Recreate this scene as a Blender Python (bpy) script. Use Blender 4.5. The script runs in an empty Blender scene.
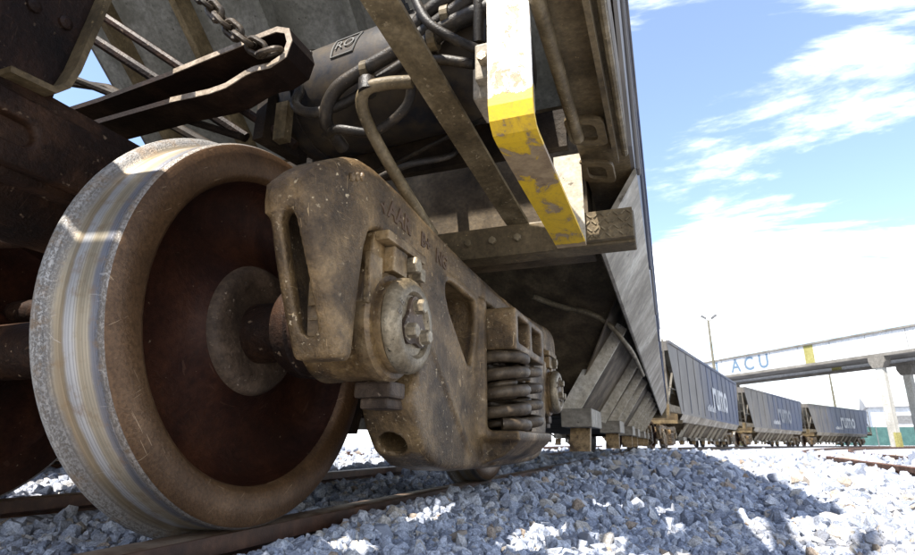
import bpy, bmesh, math, random
import numpy as np
from mathutils import Vector, Matrix
R_ = math.radians
sc = bpy.context.scene
COL = sc.collection

# ---------------------------------------------------------------- camera
PITCH, YAW, ROLL = R_(16.45), R_(20.25), 0.0045
cy_, sy_, ct_, st_ = math.cos(YAW), math.sin(YAW), math.cos(PITCH), math.sin(PITCH)
F0 = Vector((-sy_, cy_, 0)); RT = Vector((cy_, sy_, 0)); UP = Vector((0, 0, 1))
FW = F0*ct_ + UP*st_; U2 = UP*ct_ - F0*st_
R2 = RT*math.cos(ROLL) + U2*math.sin(ROLL); U3 = U2*math.cos(ROLL) - RT*math.sin(ROLL)
cam_d = bpy.data.cameras.new('camera'); cam = bpy.data.objects.new('camera', cam_d); COL.objects.link(cam)
m = Matrix((R2, U3, -FW)).transposed().to_4x4(); m.translation = (0.818, -1.026, 0.174)
cam.matrix_world = m
cam_d.sensor_width = 36; cam_d.lens = 558/915*36
cam_d.clip_start = 0.02; cam_d.clip_end = 4000
cam_d.dof.use_dof = True; cam_d.dof.focus_distance = 1.3; cam_d.dof.aperture_fstop = 11.0
sc.camera = cam
# ---------------------------------------------------------------- sun and sky
SUN_EL, SUN_AZ = R_(58), R_(197)          # azimuth clockwise from +Y
sd = Vector((math.cos(SUN_EL)*math.sin(SUN_AZ), math.cos(SUN_EL)*math.cos(SUN_AZ), math.sin(SUN_EL)))
sun_d = bpy.data.lights.new('sun', 'SUN'); sun_d.energy = 5.0; sun_d.angle = R_(0.53); sun_d.color = (1, .95, .87)
sun = bpy.data.objects.new('sun', sun_d); COL.objects.link(sun)
sun.rotation_euler = sd.to_track_quat('Z', 'Y').to_euler()
w = bpy.data.worlds.new('World'); sc.world = w; w.use_nodes = True
nt = w.node_tree; nt.nodes.clear()
def N(nt, typ, **kw):
    n = nt.nodes.new(typ)
    for k, v in kw.items():
        if k in n.bl_rna.properties: setattr(n, k, v)
        else: n.inputs[k].default_value = v
    return n
def L(nt, a, b): nt.links.new(a, b)
def math_n(nt, op, a, b=None, clamp=False):
    n = nt.nodes.new('ShaderNodeMath'); n.operation = op; n.use_clamp = clamp
    for i, v in enumerate((a, b)):
        if v is None: continue
        if isinstance(v, (int, float)): n.inputs[i].default_value = v
        else: nt.links.new(v, n.inputs[i])
    return n.outputs[0]
out = N(nt, 'ShaderNodeOutputWorld'); bg = N(nt, 'ShaderNodeBackground'); bg.inputs['Strength'].default_value = 0.12
sky = N(nt, 'ShaderNodeTexSky'); sky.sky_type = 'NISHITA'; sky.sun_disc = False
sky.sun_elevation = SUN_EL; sky.sun_rotation = SUN_AZ; sky.air_density = 1.0; sky.dust_density = 0.6; sky.ozone_density = 0.75
tc = N(nt, 'ShaderNodeTexCoord'); sep = N(nt, 'ShaderNodeSeparateXYZ'); L(nt, tc.outputs['Generated'], sep.inputs[0])
zz = math_n(nt, 'ADD', math_n(nt, 'MAXIMUM', sep.outputs[2], 0.0), 0.22)
cmb = N(nt, 'ShaderNodeCombineXYZ')
L(nt, math_n(nt, 'DIVIDE', sep.outputs[0], zz), cmb.inputs[0]); L(nt, math_n(nt, 'DIVIDE', sep.outputs[1], zz), cmb.inputs[1])
mp = N(nt, 'ShaderNodeMapping'); mp.inputs['Location'].default_value = (3.1, 1.35, 0); mp.inputs['Rotation'].default_value = (0, 0, R_(-38)); mp.inputs['Scale'].default_value = (0.55, 1.75, 1)
L(nt, cmb.outputs[0], mp.inputs[0])
n1 = N(nt, 'ShaderNodeTexNoise', Scale=1.15, Detail=9.0, Roughness=0.64, Distortion=0.7); L(nt, mp.outputs[0], n1.inputs[0])
# more cloud low in the sky, thinning out upward
low = math_n(nt, 'MULTIPLY', math_n(nt, 'SUBTRACT', 0.42, sep.outputs[2]), 0.36)
dt = nt.nodes.new('ShaderNodeVectorMath'); dt.operation = 'DOT_PRODUCT'; L(nt, tc.outputs['Generated'], dt.inputs[0]); dt.inputs[1].default_value = (.7272, .1496, -.6699)
bd = math_n(nt, 'DIVIDE', dt.outputs['Value'], 0.12); bd = math_n(nt, 'MULTIPLY', bd, bd)
band = math_n(nt, 'MULTIPLY', math_n(nt, 'POWER', 2.718, math_n(nt, 'MULTIPLY', bd, -1.0)), 0.15)      # one long cirrus band across the whole sky
cv = math_n(nt, 'ADD', math_n(nt, 'ADD', n1.outputs[0], low), band)
cr = N(nt, 'ShaderNodeMapRange'); cr.interpolation_type = 'SMOOTHSTEP'
L(nt, cv, cr.inputs[0]); cr.inputs[1].default_value = 0.505; cr.inputs[2].default_value = 0.68
mixc = N(nt, 'ShaderNodeMix'); mixc.data_type = 'RGBA'
L(nt, math_n(nt, 'ADD', math_n(nt, 'MULTIPLY', cr.outputs[0], .97), .03), mixc.inputs['Factor']); L(nt, sky.outputs[0], mixc.inputs['A']); mixc.inputs['B'].default_value = (8.2, 8.3, 8.5, 1)
L(nt, mixc.outputs['Result'], bg.inputs['Color']); L(nt, bg.outputs[0], out.inputs[0])
vs = sc.view_settings; vs.view_transform = 'Standard'; vs.look = 'None'; vs.gamma = 1; vs.use_curve_mapping = False
vs.exposure = 1.55
sc.render.engine = 'CYCLES'; sc.cycles.max_bounces = 6; sc.cycles.diffuse_bounces = 4; sc.cycles.glossy_bounces = 2; sc.cycles.use_adaptive_sampling = True
random.seed(7); RNG = np.random.default_rng(7)

# ---------------------------------------------------------------- materials
MATS = {}
def new_mat(name):
    mt = bpy.data.materials.new(name); mt.use_nodes = True
    t = mt.node_tree; b = t.nodes['Principled BSDF']; MATS[name] = mt
    return mt, t, b
def ramp(t, src, stops, interp='LINEAR'):
    r = t.nodes.new('ShaderNodeValToRGB'); r.color_ramp.interpolation = interp
    e = r.color_ramp.elements
    while len(e) < len(stops): e.new(0.5)
    for el, (p, c) in zip(e, stops):
        el.position = p; el.color = (*c, 1) if len(c) == 3 else c
    t.links.new(src, r.inputs[0]); return r.outputs[0]
def mixrgb(t, fac, a, b, mode='MIX'):
    n = t.nodes.new('ShaderNodeMix'); n.data_type = 'RGBA'; n.blend_type = mode
    for key, v in (('Factor', fac), ('A', a), ('B', b)):
        s = n.inputs[key]
        if isinstance(v, (int, float)): s.default_value = v
        elif isinstance(v, tuple): s.default_value = (*v, 1)
        else: t.links.new(v, s)
    return n.outputs['Result']
def noise(t, scale, detail=6, rough=.6, vec=None, dist=0):
    n = t.nodes.new('ShaderNodeTexNoise'); n.inputs['Scale'].default_value = scale; n.inputs['Detail'].default_value = detail
    n.inputs['Roughness'].default_value = rough; n.inputs['Distortion'].default_value = dist
    if vec is not None: t.links.new(vec, n.inputs['Vector'])
    return n.outputs[0]
def coords(t, scale=None, rot=None, kind='Object', loc=None):
    c = t.nodes.new('ShaderNodeTexCoord').outputs[kind]
    if scale or rot or loc:
        mpn = t.nodes.new('ShaderNodeMapping')
        if scale: mpn.inputs['Scale'].default_value = scale
        if rot: mpn.inputs['Rotation'].default_value = rot
        if loc: mpn.inputs['Location'].default_value = loc
        t.links.new(c, mpn.inputs[0]); c = mpn.outputs[0]
    return c
def bump(t, b, h, strength=.3, dist=.004, prev=None):
    n = t.nodes.new('ShaderNodeBump'); n.inputs['Strength'].default_value = strength; n.inputs['Distance'].default_value = dist
    t.links.new(h, n.inputs['Height'])
    if prev is not None: t.links.new(prev, n.inputs['Normal'])
    t.links.new(n.outputs[0], b.inputs['Normal']); return n.outputs[0]
def scratches(t, amount=.5):
    """thin light scratches: a few stretched noises thresholded"""
    tot = None
    for rot, sc_, th in (((.3, .9, .2), (260, 11, 16), .725), ((1.2, .2, .8), (14, 290, 12), .73), ((.1, 1.9, 1.4), (12, 16, 280), .73)):
        v = noise(t, 1.0, 2, .5, coords(t, sc_, rot))
        s = math_n(t, 'GREATER_THAN', v, th)
        tot = s if tot is None else math_n(t, 'MAXIMUM', tot, s)
    return math_n(t, 'MULTIPLY', tot, amount)
def grime(name, c1, c2, c3, scale=5, fine=70, rough=.75, metal=0.0, bmp=.35, speck=None, speck_th=.66, scr=0.0, scr_col=(.45, .36, .25), streak=None, spec=.28, edge=None):
    mt, t, b = new_mat(name); co = coords(t)
    n1 = noise(t, scale, 5, .62, co, .4)
    col = ramp(t, n1, [(.3, c1), (.5, c2), (.68, c3)])
    n2 = noise(t, fine, 2, .7, co)
    col = mixrgb(t, .55, col, ramp(t, n2, [(.3, (.25,)*3), (.7, (.8,)*3)]), 'OVERLAY')
    if streak:
        sk = noise(t, 1.0, 5, .6, coords(t, streak))
        col = mixrgb(t, math_n(t, 'MULTIPLY', ramp(t, sk, [(.48, (0,)*3), (.62, (1,)*3)]), .65), col, c1)
    if speck:
        n3 = noise(t, fine*.9, 3, .6, coords(t, loc=(3.3, 1.1, 7.7)))
        msk = math_n(t, 'MULTIPLY', ramp(t, n3, [(speck_th, (0,)*3), (speck_th+.05, (1,)*3)]), ramp(t, noise(t, scale*1.4, 4, .5, coords(t, loc=(9, 2, 1))), [(.42, (0,)*3), (.6, (1,)*3)]))
        col = mixrgb(t, msk, col, speck)
    if edge:                                       # bare worn metal on the proud edges of the casting
        pt = t.nodes.new('ShaderNodeNewGeometry').outputs['Pointiness']
        em = math_n(t, 'MULTIPLY', ramp(t, pt, [(.52, (0,)*3), (.60, (1,)*3)]), ramp(t, noise(t, 26, 4, .7, co), [(.38, (0,)*3), (.62, (.85,)*3)]))
        col = mixrgb(t, em, col, edge)
    if scr: col = mixrgb(t, scratches(t, scr), col, scr_col)
    t.links.new(col, b.inputs['Base Color'])
    b.inputs['Metallic'].default_value = metal; b.inputs['Specular IOR Level'].default_value = spec
    t.links.new(ramp(t, n1, [(.3, (rough+.1,)*3), (.7, (max(rough-.15, .1),)*3)]), b.inputs['Roughness'])
    hn = noise(t, fine*1.3, 3, .75, co)
    bump(t, b, hn, bmp, .004)
    return mt
grime('cast_frame', (.020, .0115, .0052), (.086, .053, .023), (.205, .132, .060), 8, 95, .48, 0, .9, (.48, .38, .24), .635, .5, (.50, .34, .17), spec=.35, edge=(.32, .21, .10))
grime('cast_dark', (.006, .004, .003), (.016, .011, .007), (.038, .026, .015), 5, 70, .7, 0, .5, (.16, .12, .08), .70, spec=.15)
grime('rust_brown', (.005, .0026, .0016), (.016, .0072, .0038), (.050, .024, .012), 5.5, 60, .6, 0, .7, (.20, .14, .09), .65, .3, (.12, .07, .04), spec=.2)
grime('bearing_dust', (.024, .013, .005), (.088, .051, .019), (.21, .132, .055), 11, 90, .5, 0, .6, (.44, .34, .20), .635, spec=.4, edge=(.36, .26, .14))
grime('cap_steel', (.085, .062, .036), (.17, .132, .082), (.28, .23, .155), 16, 120, .40, .3, .4, (.025, .018, .01), .63)
grime('bolt_steel', (.13, .10, .062), (.23, .185, .122), (.36, .30, .21), 26, 120, .4, .35, .3)
grime('spring_steel', (.025, .016, .009), (.06, .042, .025), (.12, .088, .055), 14, 90, .5, .15, .35, (.28, .22, .15), .66)
grime('rim_face', (.040, .021, .010), (.074, .040, .019), (.118, .067, .034), 4.5, 140, .40, .25, .3, (.02, .009, .005), .69, .5, (.38, .27, .17))
grime('wheel_plate', (.009, .0027, .0013), (.019, .0058, .0027), (.040, .014, .0064), 4.5, 70, .6, 0, .5, (.26, .19, .12), .705, .3, (.10, .05, .03), spec=.14)
grime('hub_rust', (.022, .014, .009), (.056, .037, .024), (.12, .082, .054), 9, 100, .6, 0, .55, (.26, .20, .15), .64, spec=.25)
grime('sheet_grey', (.10, .095, .075), (.17, .162, .138), (.235, .228, .203), 1.6, 45, .5, 0, .12, (.03, .022, .012), .66, 0, streak=(9, 9, .8))
grime('sheet_dirty', (.020, .0125, .0055), (.052, .035, .0165), (.105, .075, .040), 4.5, 60, .7, 0, .35, (.24, .18, .11), .70)
grime('skirt_grey', (.10, .082, .058), (.19, .165, .128), (.30, .27, .22), 2.5, 30, .55, 0, .2, (.05, .037, .022), .62, 0, streak=(6, 14, 9))
grime('fin_light', (.22, .185, .13), (.36, .315, .24), (.50, .45, .37), 4, 45, .55, 0, .25, (.06, .042, .025), .645)
grime('sill_brown', (.045, .031, .014), (.095, .068, .034), (.165, .122, .066), 5, 60, .6, 0, .4, (.26, .19, .09), .65)
grime('brace_steel', (.05, .036, .017), (.11, .082, .043), (.19, .148, .086), 8, 75, .6, 0, .4, (.30, .24, .15), .63)
grime('hose_rubber', (.008, .0065, .005), (.018, .0145, .011), (.05, .038, .025), 14, 120, .5, 0, .4, (.18, .14, .095), .66)
grime('rail_rust', (.04, .016, .008), (.075, .031, .014), (.13, .058, .027), 6, 90, .7, 0, .35, (.22, .12, .06), .66)
grime('hairpin_steel', (.005, .0025, .0018), (.011, .0055, .0036), (.028, .015, .009), 6, 70, .65, 0, .35, (.12, .085, .06), .69, spec=.15)
grime('pale_edge', (.12, .09, .06), (.24, .19, .14), (.36, .30, .235), 18, 90, .6, 0, .25)
grime('chain_steel', (.012, .008, .005), (.03, .021, .013), (.07, .052, .034), 12, 90, .5, .2, .3, (.3, .24, .17), .66)
grime('valve_white', (.15, .125, .085), (.25, .215, .16), (.36, .32, .25), 7, 60, .6, 0, .2, (.08, .06, .035), .64)
grime('concrete', (.24, .23, .205), (.32, .31, .28), (.40, .39, .36), .8, 14, .85, 0, .2, streak=(3, 3, .25))
grime('concrete_dark', (.09, .082, .07), (.13, .12, .105), (.18, .168, .15), .8, 14, .85, 0, .2)
grime('deck_steel', (.05, .043, .034), (.085, .075, .06), (.13, .115, .095), 3, 40, .7, 0, .2)
grime('pole_paint', (.07, .064, .045), (.10, .092, .066), (.13, .12, .09), 2, 20, .7)
grime('lamp_metal', (.10, .10, .10), (.14, .14, .14), (.2, .2, .2), 2, 20, .5, .4)
grime('fence_teal', (.025, .065, .062), (.036, .085, .08), (.05, .11, .10), 1.2, 10, .7)
grime('yellow_joint', (.17, .155, .05), (.22, .20, .07), (.27, .25, .10), 2, 12, .8)
grime('warehouse_wall', (.38, .39, .40), (.46, .47, .48), (.53, .54, .55), .5, 8, .85, streak=(2, 2, .3))
grime('warehouse_roof', (.26, .25, .24), (.32, .31, .30), (.38, .37, .36), .5, 8, .8)
grime('tie_wood', (.05, .038, .028), (.085, .065, .048), (.14, .11, .085), 5, 50, .85, 0, .5, streak=(2, 30, 30))

def tread_mat():
    mt, t, b = new_mat('tread_polished'); co = coords(t)
    sp = t.nodes.new('ShaderNodeSeparateXYZ'); t.links.new(co, sp.inputs[0])
    wob = math_n(t, 'MULTIPLY', math_n(t, 'SUBTRACT', noise(t, 9, 5, .6, co), .5), .022)
    x = math_n(t, 'ADD', sp.outputs[0], wob)
    u = math_n(t, 'DIVIDE', math_n(t, 'SUBTRACT', .60, x), .14)     # 0 outer edge .. 1 flange back
    col = ramp(t, u, [(.0, (.34, .31, .28)), (.07, (.22, .20, .18)), (.12, (.10, .105, .125)), (.20, (.16, .16, .175)), (.26, (.29, .255, .195)), (.40, (.32, .275, .20)), (.48, (.36, .355, .35)), (.57, (.33, .33, .335)), (.63, (.24, .19, .125)), (.70, (.20, .165, .115)), (.76, (.22, .21, .20)), (.86, (.29, .285, .275)), (1.0, (.42, .42, .42))])
    # fine running lines round the tread
    fl = noise(t, 1.0, 3, .6, coords(t, (520, 1.2, 1.2)))
    col = mixrgb(t, .5, col, ramp(t, fl, [(.35, (.3,)*3), (.65, (.78,)*3)]), 'OVERLAY')
    # pitted flange and outer edge
    pit = noise(t, 1.0, 4, .75, coords(t, (330, 170, 170)))
    edge = ramp(t, u, [(.0, (1,)*3), (.10, (.9,)*3), (.16, (0,)*3), (.70, (0,)*3), (.78, (.9,)*3), (1, (.8,)*3)])
    pm = math_n(t, 'MULTIPLY', ramp(t, pit, [(.47, (0,)*3), (.56, (1,)*3)]), edge)
    col = mixrgb(t, math_n(t, 'MULTIPLY', pm, .8), col, (.10, .085, .07))
    rs = math_n(t, 'MULTIPLY', ramp(t, noise(t, 22, 6, .7, co), [(.52, (0,)*3), (.66, (1,)*3)]), .55)
    col = mixrgb(t, rs, col, (.20, .125, .06))
    col = mixrgb(t, scratches(t, .25), col, (.55, .53, .50))
    t.links.new(col, b.inputs['Base Color']); b.inputs['Metallic'].default_value = .65
    t.links.new(math_n(t, 'ADD', math_n(t, 'ADD', math_n(t, 'MULTIPLY', edge, .15), math_n(t, 'MULTIPLY', noise(t, 11, 5, .7, co), .25)), .30), b.inputs['Roughness'])
    hh = math_n(t, 'ADD', math_n(t, 'MULTIPLY', pm, -1.0), math_n(t, 'MULTIPLY', fl, .12))
    bump(t, b, hh, .5, .0025)
tread_mat()
def strap_mat():
    """white over yellow paint flaking off rusty steel; bands along the strap's own length (world Y and Z of the strap)"""
    mt, t, b = new_mat('strap_paint'); co = coords(t)
    sp = t.nodes.new('ShaderNodeSeparateXYZ'); t.links.new(co, sp.inputs[0])
    # s grows down the front leg and then along the bottom
    s = math_n(t, 'SUBTRACT', math_n(t, 'SUBTRACT', sp.outputs[1], .84), math_n(t, 'SUBTRACT', sp.outputs[2], .757))
    s = math_n(t, 'ADD', s, math_n(t, 'MULTIPLY', math_n(t, 'SUBTRACT', noise(t, 45, 5, .7, co), .5), .045))
    band = ramp(t, math_n(t, 'ADD', math_n(t, 'MULTIPLY', s, .8), .4), [(.0, (.22, .17, .09)), (.119, (.22, .17, .09)), (.121, (.62, .60, .55)), (.335, (.62, .60, .55)), (.337, (.60, .375, .006)), (1, (.60, .375, .006))], 'CONSTANT')
    rust = ramp(t, noise(t, 28, 6, .7, co), [(.3, (.16, .10, .05)), (.7, (.36, .26, .14))])
    worn = noise(t, 17, 8, .72, coords(t, (1.0, .7, 1.0)), .5)
    # paint has gone for a stretch in the middle of the bottom leg
    gone = ramp(t, math_n(t, 'ADD', math_n(t, 'MULTIPLY', s, .8), .4), [(.0, (0,)*3), (.36, (.02,)*3), (.45, (.05,)*3), (.51, (.22,)*3), (.57, (.20,)*3), (.62, (.02,)*3), (.952, (.04,)*3), (.955, (.4,)*3), (1, (.4,)*3)])
    wg = math_n(t, 'ADD', math_n(t, 'ADD', worn, gone), math_n(t, 'MULTIPLY', math_n(t, 'SUBTRACT', noise(t, 140, 3, .7, co), .5), .10))
    msk = ramp(t, wg, [(.60, (0,)*3), (.625, (1,)*3)])
    band = mixrgb(t, ramp(t, wg, [(.50, (0,)*3), (.60, (.4,)*3)]), band, (.23, .13, .035))     # rust bleeding out from the chips
    col = mixrgb(t, msk, band, rust)
    dirt = noise(t, 120, 4, .7, co)
    col = mixrgb(t, math_n(t, 'MULTIPLY', ramp(t, dirt, [(.55, (0,)*3), (.7, (1,)*3)]), .35), col, (.25, .17, .07))
    t.links.new(col, b.inputs['Base Color']); b.inputs['Roughness'].default_value = .55
    bump(t, b, math_n(t, 'ADD', math_n(t, 'MULTIPLY', msk, -.6), math_n(t, 'MULTIPLY', dirt, .3)), .5, .002)
strap_mat()
def side_mat():
    mt, t, b = new_mat('side_paint_blue'); co = coords(t)
    sp = t.nodes.new('ShaderNodeSeparateXYZ'); t.links.new(co, sp.inputs[0])
    inf = t.nodes.new('ShaderNodeObjectInfo')
    blue = ramp(t, noise(t, .9, 6, .6, co), [(.3, (.010, .020, .052)), (.7, (.017, .036, .098))])
    grey = ramp(t, noise(t, .7, 6, .6, co), [(.3, (.070, .062, .053)), (.7, (.145, .130, .115))])
    # the dusty grey coat keeps to the near part of the side and low down, with streaks
    st = noise(t, 1.0, 6, .6, coords(t, (1, 2.4, .22)))
    d = math_n(t, 'SUBTRACT', math_n(t, 'ADD', math_n(t, 'MULTIPLY', st, 1.5), math_n(t, 'MULTIPLY', sp.outputs[1], -.092)), math_n(t, 'MULTIPLY', sp.outputs[2], .05))
    d = math_n(t, 'ADD', d, math_n(t, 'MULTIPLY', math_n(t, 'SUBTRACT', inf.outputs['Random'], .5), .35))
    fac = ramp(t, d, [(.02, (.10,)*3), (.36, (.95,)*3)])
    col = mixrgb(t, fac, blue, grey)
    r2 = ramp(t, noise(t, 1.0, 7, .7, coords(t, (1, 5, .35), loc=(4, 0, 2))), [(.58, (0,)*3), (.72, (1,)*3)])
    col = mixrgb(t, math_n(t, 'MULTIPLY', r2, .5), col, (.055, .034, .02))
    t.links.new(col, b.inputs['Base Color']); b.inputs['Roughness'].default_value = .5; b.inputs['Specular IOR Level'].default_value = .3
    bump(t, b, noise(t, 3, 3, .5, co), .10, .01)
side_mat()
def tank_mat():
    mt, t, b = new_mat('tank_black'); co = coords(t)
    base = ramp(t, noise(t, 5, 7, .6, co), [(.35, (.005, .006, .009)), (.6, (.011, .013, .018)), (.72, (.035, .031, .027))])
    mud = math_n(t, 'MULTIPLY', ramp(t, noise(t, 7, 8, .7, coords(t, loc=(1.2, 5, 2))), [(.40, (0,)*3), (.62, (1,)*3)]), .8)
    col = mixrgb(t, mud, base, (.062, .044, .024))
    t.links.new(col, b.inputs['Base Color']); b.inputs['Roughness'].default_value = .5; b.inputs['Specular IOR Level'].default_value = .25
    bump(t, b, noise(t, 60, 5, .7, co), .25, .003)
tank_mat()
def plain(name, c, rough=.6, metal=0):
    mt, t, b = new_mat(name); co = coords(t)
    n = noise(t, 18, 5, .65, co)
    t.links.new(mixrgb(t, .5, c, ramp(t, n, [(.3, tuple(v*.6 for v in c)), (.7, c)])), b.inputs['Base Color'])
    b.inputs['Roughness'].default_value = rough; b.inputs['Metallic'].default_value = metal
plain('white_lettering', (.46, .47, .48)); plain('faded_lettering', (.16, .175, .20)); plain('gallery_lettering', (.10, .155, .22))
plain('plate_mark', (.075, .07, .06)); plain('sticker', (.34, .36, .38), .35); plain('letter_cast', (.085, .047, .022), .65); plain('cap_letter', (.17, .14, .10), .6)
plain('dark_void', (.012, .010, .009), .9)
plain('lens_glass', (.5, .52, .54), .25)
def stone_mat(name, c1, c2, c3):
    mt, t, b = new_mat(name); co = coords(t, kind='Object'); inf = t.nodes.new('ShaderNodeObjectInfo')
    at = t.nodes.new('ShaderNodeAttribute'); at.attribute_name = 'tone'
    v = math_n(t, 'FRACT', math_n(t, 'ADD', at.outputs['Fac'], inf.outputs['Random']))
    col = ramp(t, v, [(.0, c1), (.45, c2), (.80, c3), (.96, (.33, .30, .26)), (1, (.24, .185, .14))])
    col = mixrgb(t, .7, col, ramp(t, noise(t, 170, 4, .75, co), [(.34, (.12,)*3), (.66, (.86,)*3)]), 'OVERLAY')
    geo = t.nodes.new('ShaderNodeNewGeometry'); sp = t.nodes.new('ShaderNodeSeparateXYZ'); t.links.new(geo.outputs['Position'], sp.inputs[0])
    dr = math_n(t, 'ABSOLUTE', math_n(t, 'SUBTRACT', math_n(t, 'ABSOLUTE', math_n(t, 'ADD', sp.outputs[0], .6)), .55))     # distance from either rail
    wn = noise(t, 4.5, 4, .6, geo.outputs['Position'])
    stain = ramp(t, math_n(t, 'ADD', math_n(t, 'MULTIPLY', dr, -2.6), wn), [(.22, (0,)*3), (.55, (.75,)*3)])
    col = mixrgb(t, stain, col, mixrgb(t, .5, col, (.085, .05, .028)))
    blot = ramp(t, noise(t, 1.7, 5, .65, geo.outputs['Position']), [(.56, (0,)*3), (.70, (.5,)*3)])
    col = mixrgb(t, blot, col, (.23, .205, .17))
    t.links.new(col, b.inputs['Base Color']); b.inputs['Roughness'].default_value = .85
    bump(t, b, noise(t, 240, 3, .7, co), .5, .003)
stone_mat('ballast_stone', (.165, .185, .235), (.285, .310, .370), (.41, .43, .475))
def ground_mat():
    mt, t, b = new_mat('gravel_ground'); co = coords(t)
    vo = t.nodes.new('ShaderNodeTexVoronoi'); vo.inputs['Scale'].default_value = 34; t.links.new(co, vo.inputs['Vector'])
    cell = t.nodes.new('ShaderNodeSeparateColor'); t.links.new(vo.outputs['Color'], cell.inputs[0])
    col = ramp(t, cell.outputs[0], [(.0, (.165, .185, .235)), (.5, (.285, .31, .37)), (.9, (.41, .425, .46)), (1, (.24, .20, .16))])
    big = noise(t, .25, 5, .6, co)
    col = mixrgb(t, ramp(t, big, [(.45, (0,)*3), (.7, (.6,)*3)]), col, (.36, .33, .29))
    col = mixrgb(t, .5, col, ramp(t, noise(t, 150, 4, .7, co), [(.35, (.2,)*3), (.65, (.8,)*3)]), 'OVERLAY')
    t.links.new(col, b.inputs['Base Color']); b.inputs['Roughness'].default_value = .9
    bump(t, b, math_n(t, 'SUBTRACT', 1.0, vo.outputs['Distance']), .8, .02)
ground_mat()

# ---------------------------------------------------------------- mesh helpers
def link(name, me, mat, parent=None, smooth=False):
    o = bpy.data.objects.new(name, me); COL.objects.link(o)
    if mat: me.materials.append(MATS[mat])
    if smooth: me.polygons.foreach_set('use_smooth', [True]*len(me.polygons))
    if parent: o.parent = parent
    return o
def obj(name, bm, mat, parent=None, smooth=False, bevel=0, seg=2, sharp=None):
    bmesh.ops.recalc_face_normals(bm, faces=bm.faces)
    if bevel:
        es = [e for e in bm.edges if len(e.link_faces) == 2 and e.calc_face_angle(0) > .5]
        bmesh.ops.bevel(bm, geom=es, offset=bevel, segments=seg, affect='EDGES', profile=.6, clamp_overlap=True)
    me = bpy.data.meshes.new(name); bm.to_mesh(me); bm.free()
    o = link(name, me, mat, parent, smooth)
    if smooth:
        me.set_sharp_from_angle(angle=R_(sharp or 38))
    return o
def tag(o, label=None, cat=None, group=None, kind=None):
    if label: o['label'] = label
    if cat: o['category'] = cat
    if group: o['group'] = group
    if kind: o['kind'] = kind
    return o
def empty(name, loc=(0, 0, 0), rz=0):
    o = bpy.data.objects.new(name, None); COL.objects.link(o); o.location = loc; o.rotation_euler = (0, 0, rz); o.empty_display_size = .2; return o
def copy_tree(o, parent=None):
    c = o.copy(); COL.objects.link(c); c.parent = parent
    for ch in list(o.children): copy_tree(ch, c)
    return c
def box(bm, x0, x1, y0, y1, z0, z1, M=None):
    r = bmesh.ops.create_cube(bm, size=1)
    mt = Matrix.Translation(((x0+x1)/2, (y0+y1)/2, (z0+z1)/2)) @ Matrix.Diagonal((x1-x0, y1-y0, z1-z0, 1))
    if M is not None: mt = M @ mt
    bmesh.ops.transform(bm, matrix=mt, verts=r['verts']); return bm
def B(*a, **k): return box(bmesh.new(), *a, **k)
def prism(bm, pts, axis, a0, a1):
    """pts: 2D polygon; axis 'x': pts=(y,z); 'y': pts=(x,z); 'z': pts=(x,y)"""
    def P(p, a): return {'x': (a, p[0], p[1]), 'y': (p[0], a, p[1]), 'z': (p[0], p[1], a)}[axis]
    v0 = [bm.verts.new(P(p, a0)) for p in pts]; v1 = [bm.verts.new(P(p, a1)) for p in pts]
    n = len(pts)
    bm.faces.new(v0); bm.faces.new(v1[::-1])
    for i in range(n): bm.faces.new((v0[i], v1[i], v1[(i+1) % n], v0[(i+1) % n]))
    return bm
def lathe(bm, prof, seg=48, axis='x', c=(0, 0, 0), closed=True):
    """prof: (axial, radius)"""
    rings = []
    for a, r in prof:
        ring = []
        for k in range(seg):
            t = 2*math.pi*k/seg; u, v = r*math.cos(t), r*math.sin(t)
            p = {'x': (a, u, v), 'y': (v, a, u), 'z': (u, v, a)}[axis]
            ring.append(bm.verts.new(Vector(p)+Vector(c)))
        rings.append(ring)
    for r0, r1 in zip(rings, rings[1:]):
        for k in range(seg): bm.faces.new((r0[k], r0[(k+1) % seg], r1[(k+1) % seg], r1[k]))
    if closed:
        bm.faces.new(rings[0]); bm.faces.new(rings[-1])
    return bm
def catmull(pts, n=8):
    P = [Vector(p) for p in pts]; P = [P[0]*2-P[1]]+P+[P[-1]*2-P[-2]]; out = []
    for i in range(1, len(P)-2):
        for k in range(n):
            t = k/n; a, b, c, d = P[i-1:i+3]
            out.append(.5*((2*b)+(c-a)*t+(2*a-5*b+4*c-d)*t*t+(3*b-a-3*c+d)*t**3))
    out.append(P[-2]); return out
def tube(bm, pts, r, seg=10, cap=True):
    pts = [Vector(p) for p in pts]; rings = []
    d = (pts[1]-pts[0]).normalized(); ref = Vector((0, 0, 1)) if abs(d.z) < .9 else Vector((1, 0, 0))
    nrm = d.cross(ref).normalized()
    for i, p in enumerate(pts):
        d = (pts[min(i+1, len(pts)-1)]-pts[max(i-1, 0)]).normalized()
        nrm = (nrm - d*nrm.dot(d)).normalized(); bn = d.cross(nrm)
        rr = r[i] if isinstance(r, (list, tuple)) else r
        rings.append([bm.verts.new(p+nrm*(rr*math.cos(2*math.pi*k/seg))+bn*(rr*math.sin(2*math.pi*k/seg))) for k in range(seg)])
    for r0, r1 in zip(rings, rings[1:]):
        for k in range(seg): bm.faces.new((r0[k], r0[(k+1) % seg], r1[(k+1) % seg], r1[k]))
    if cap: bm.faces.new(rings[0]); bm.faces.new(rings[-1])
    return bm
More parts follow.
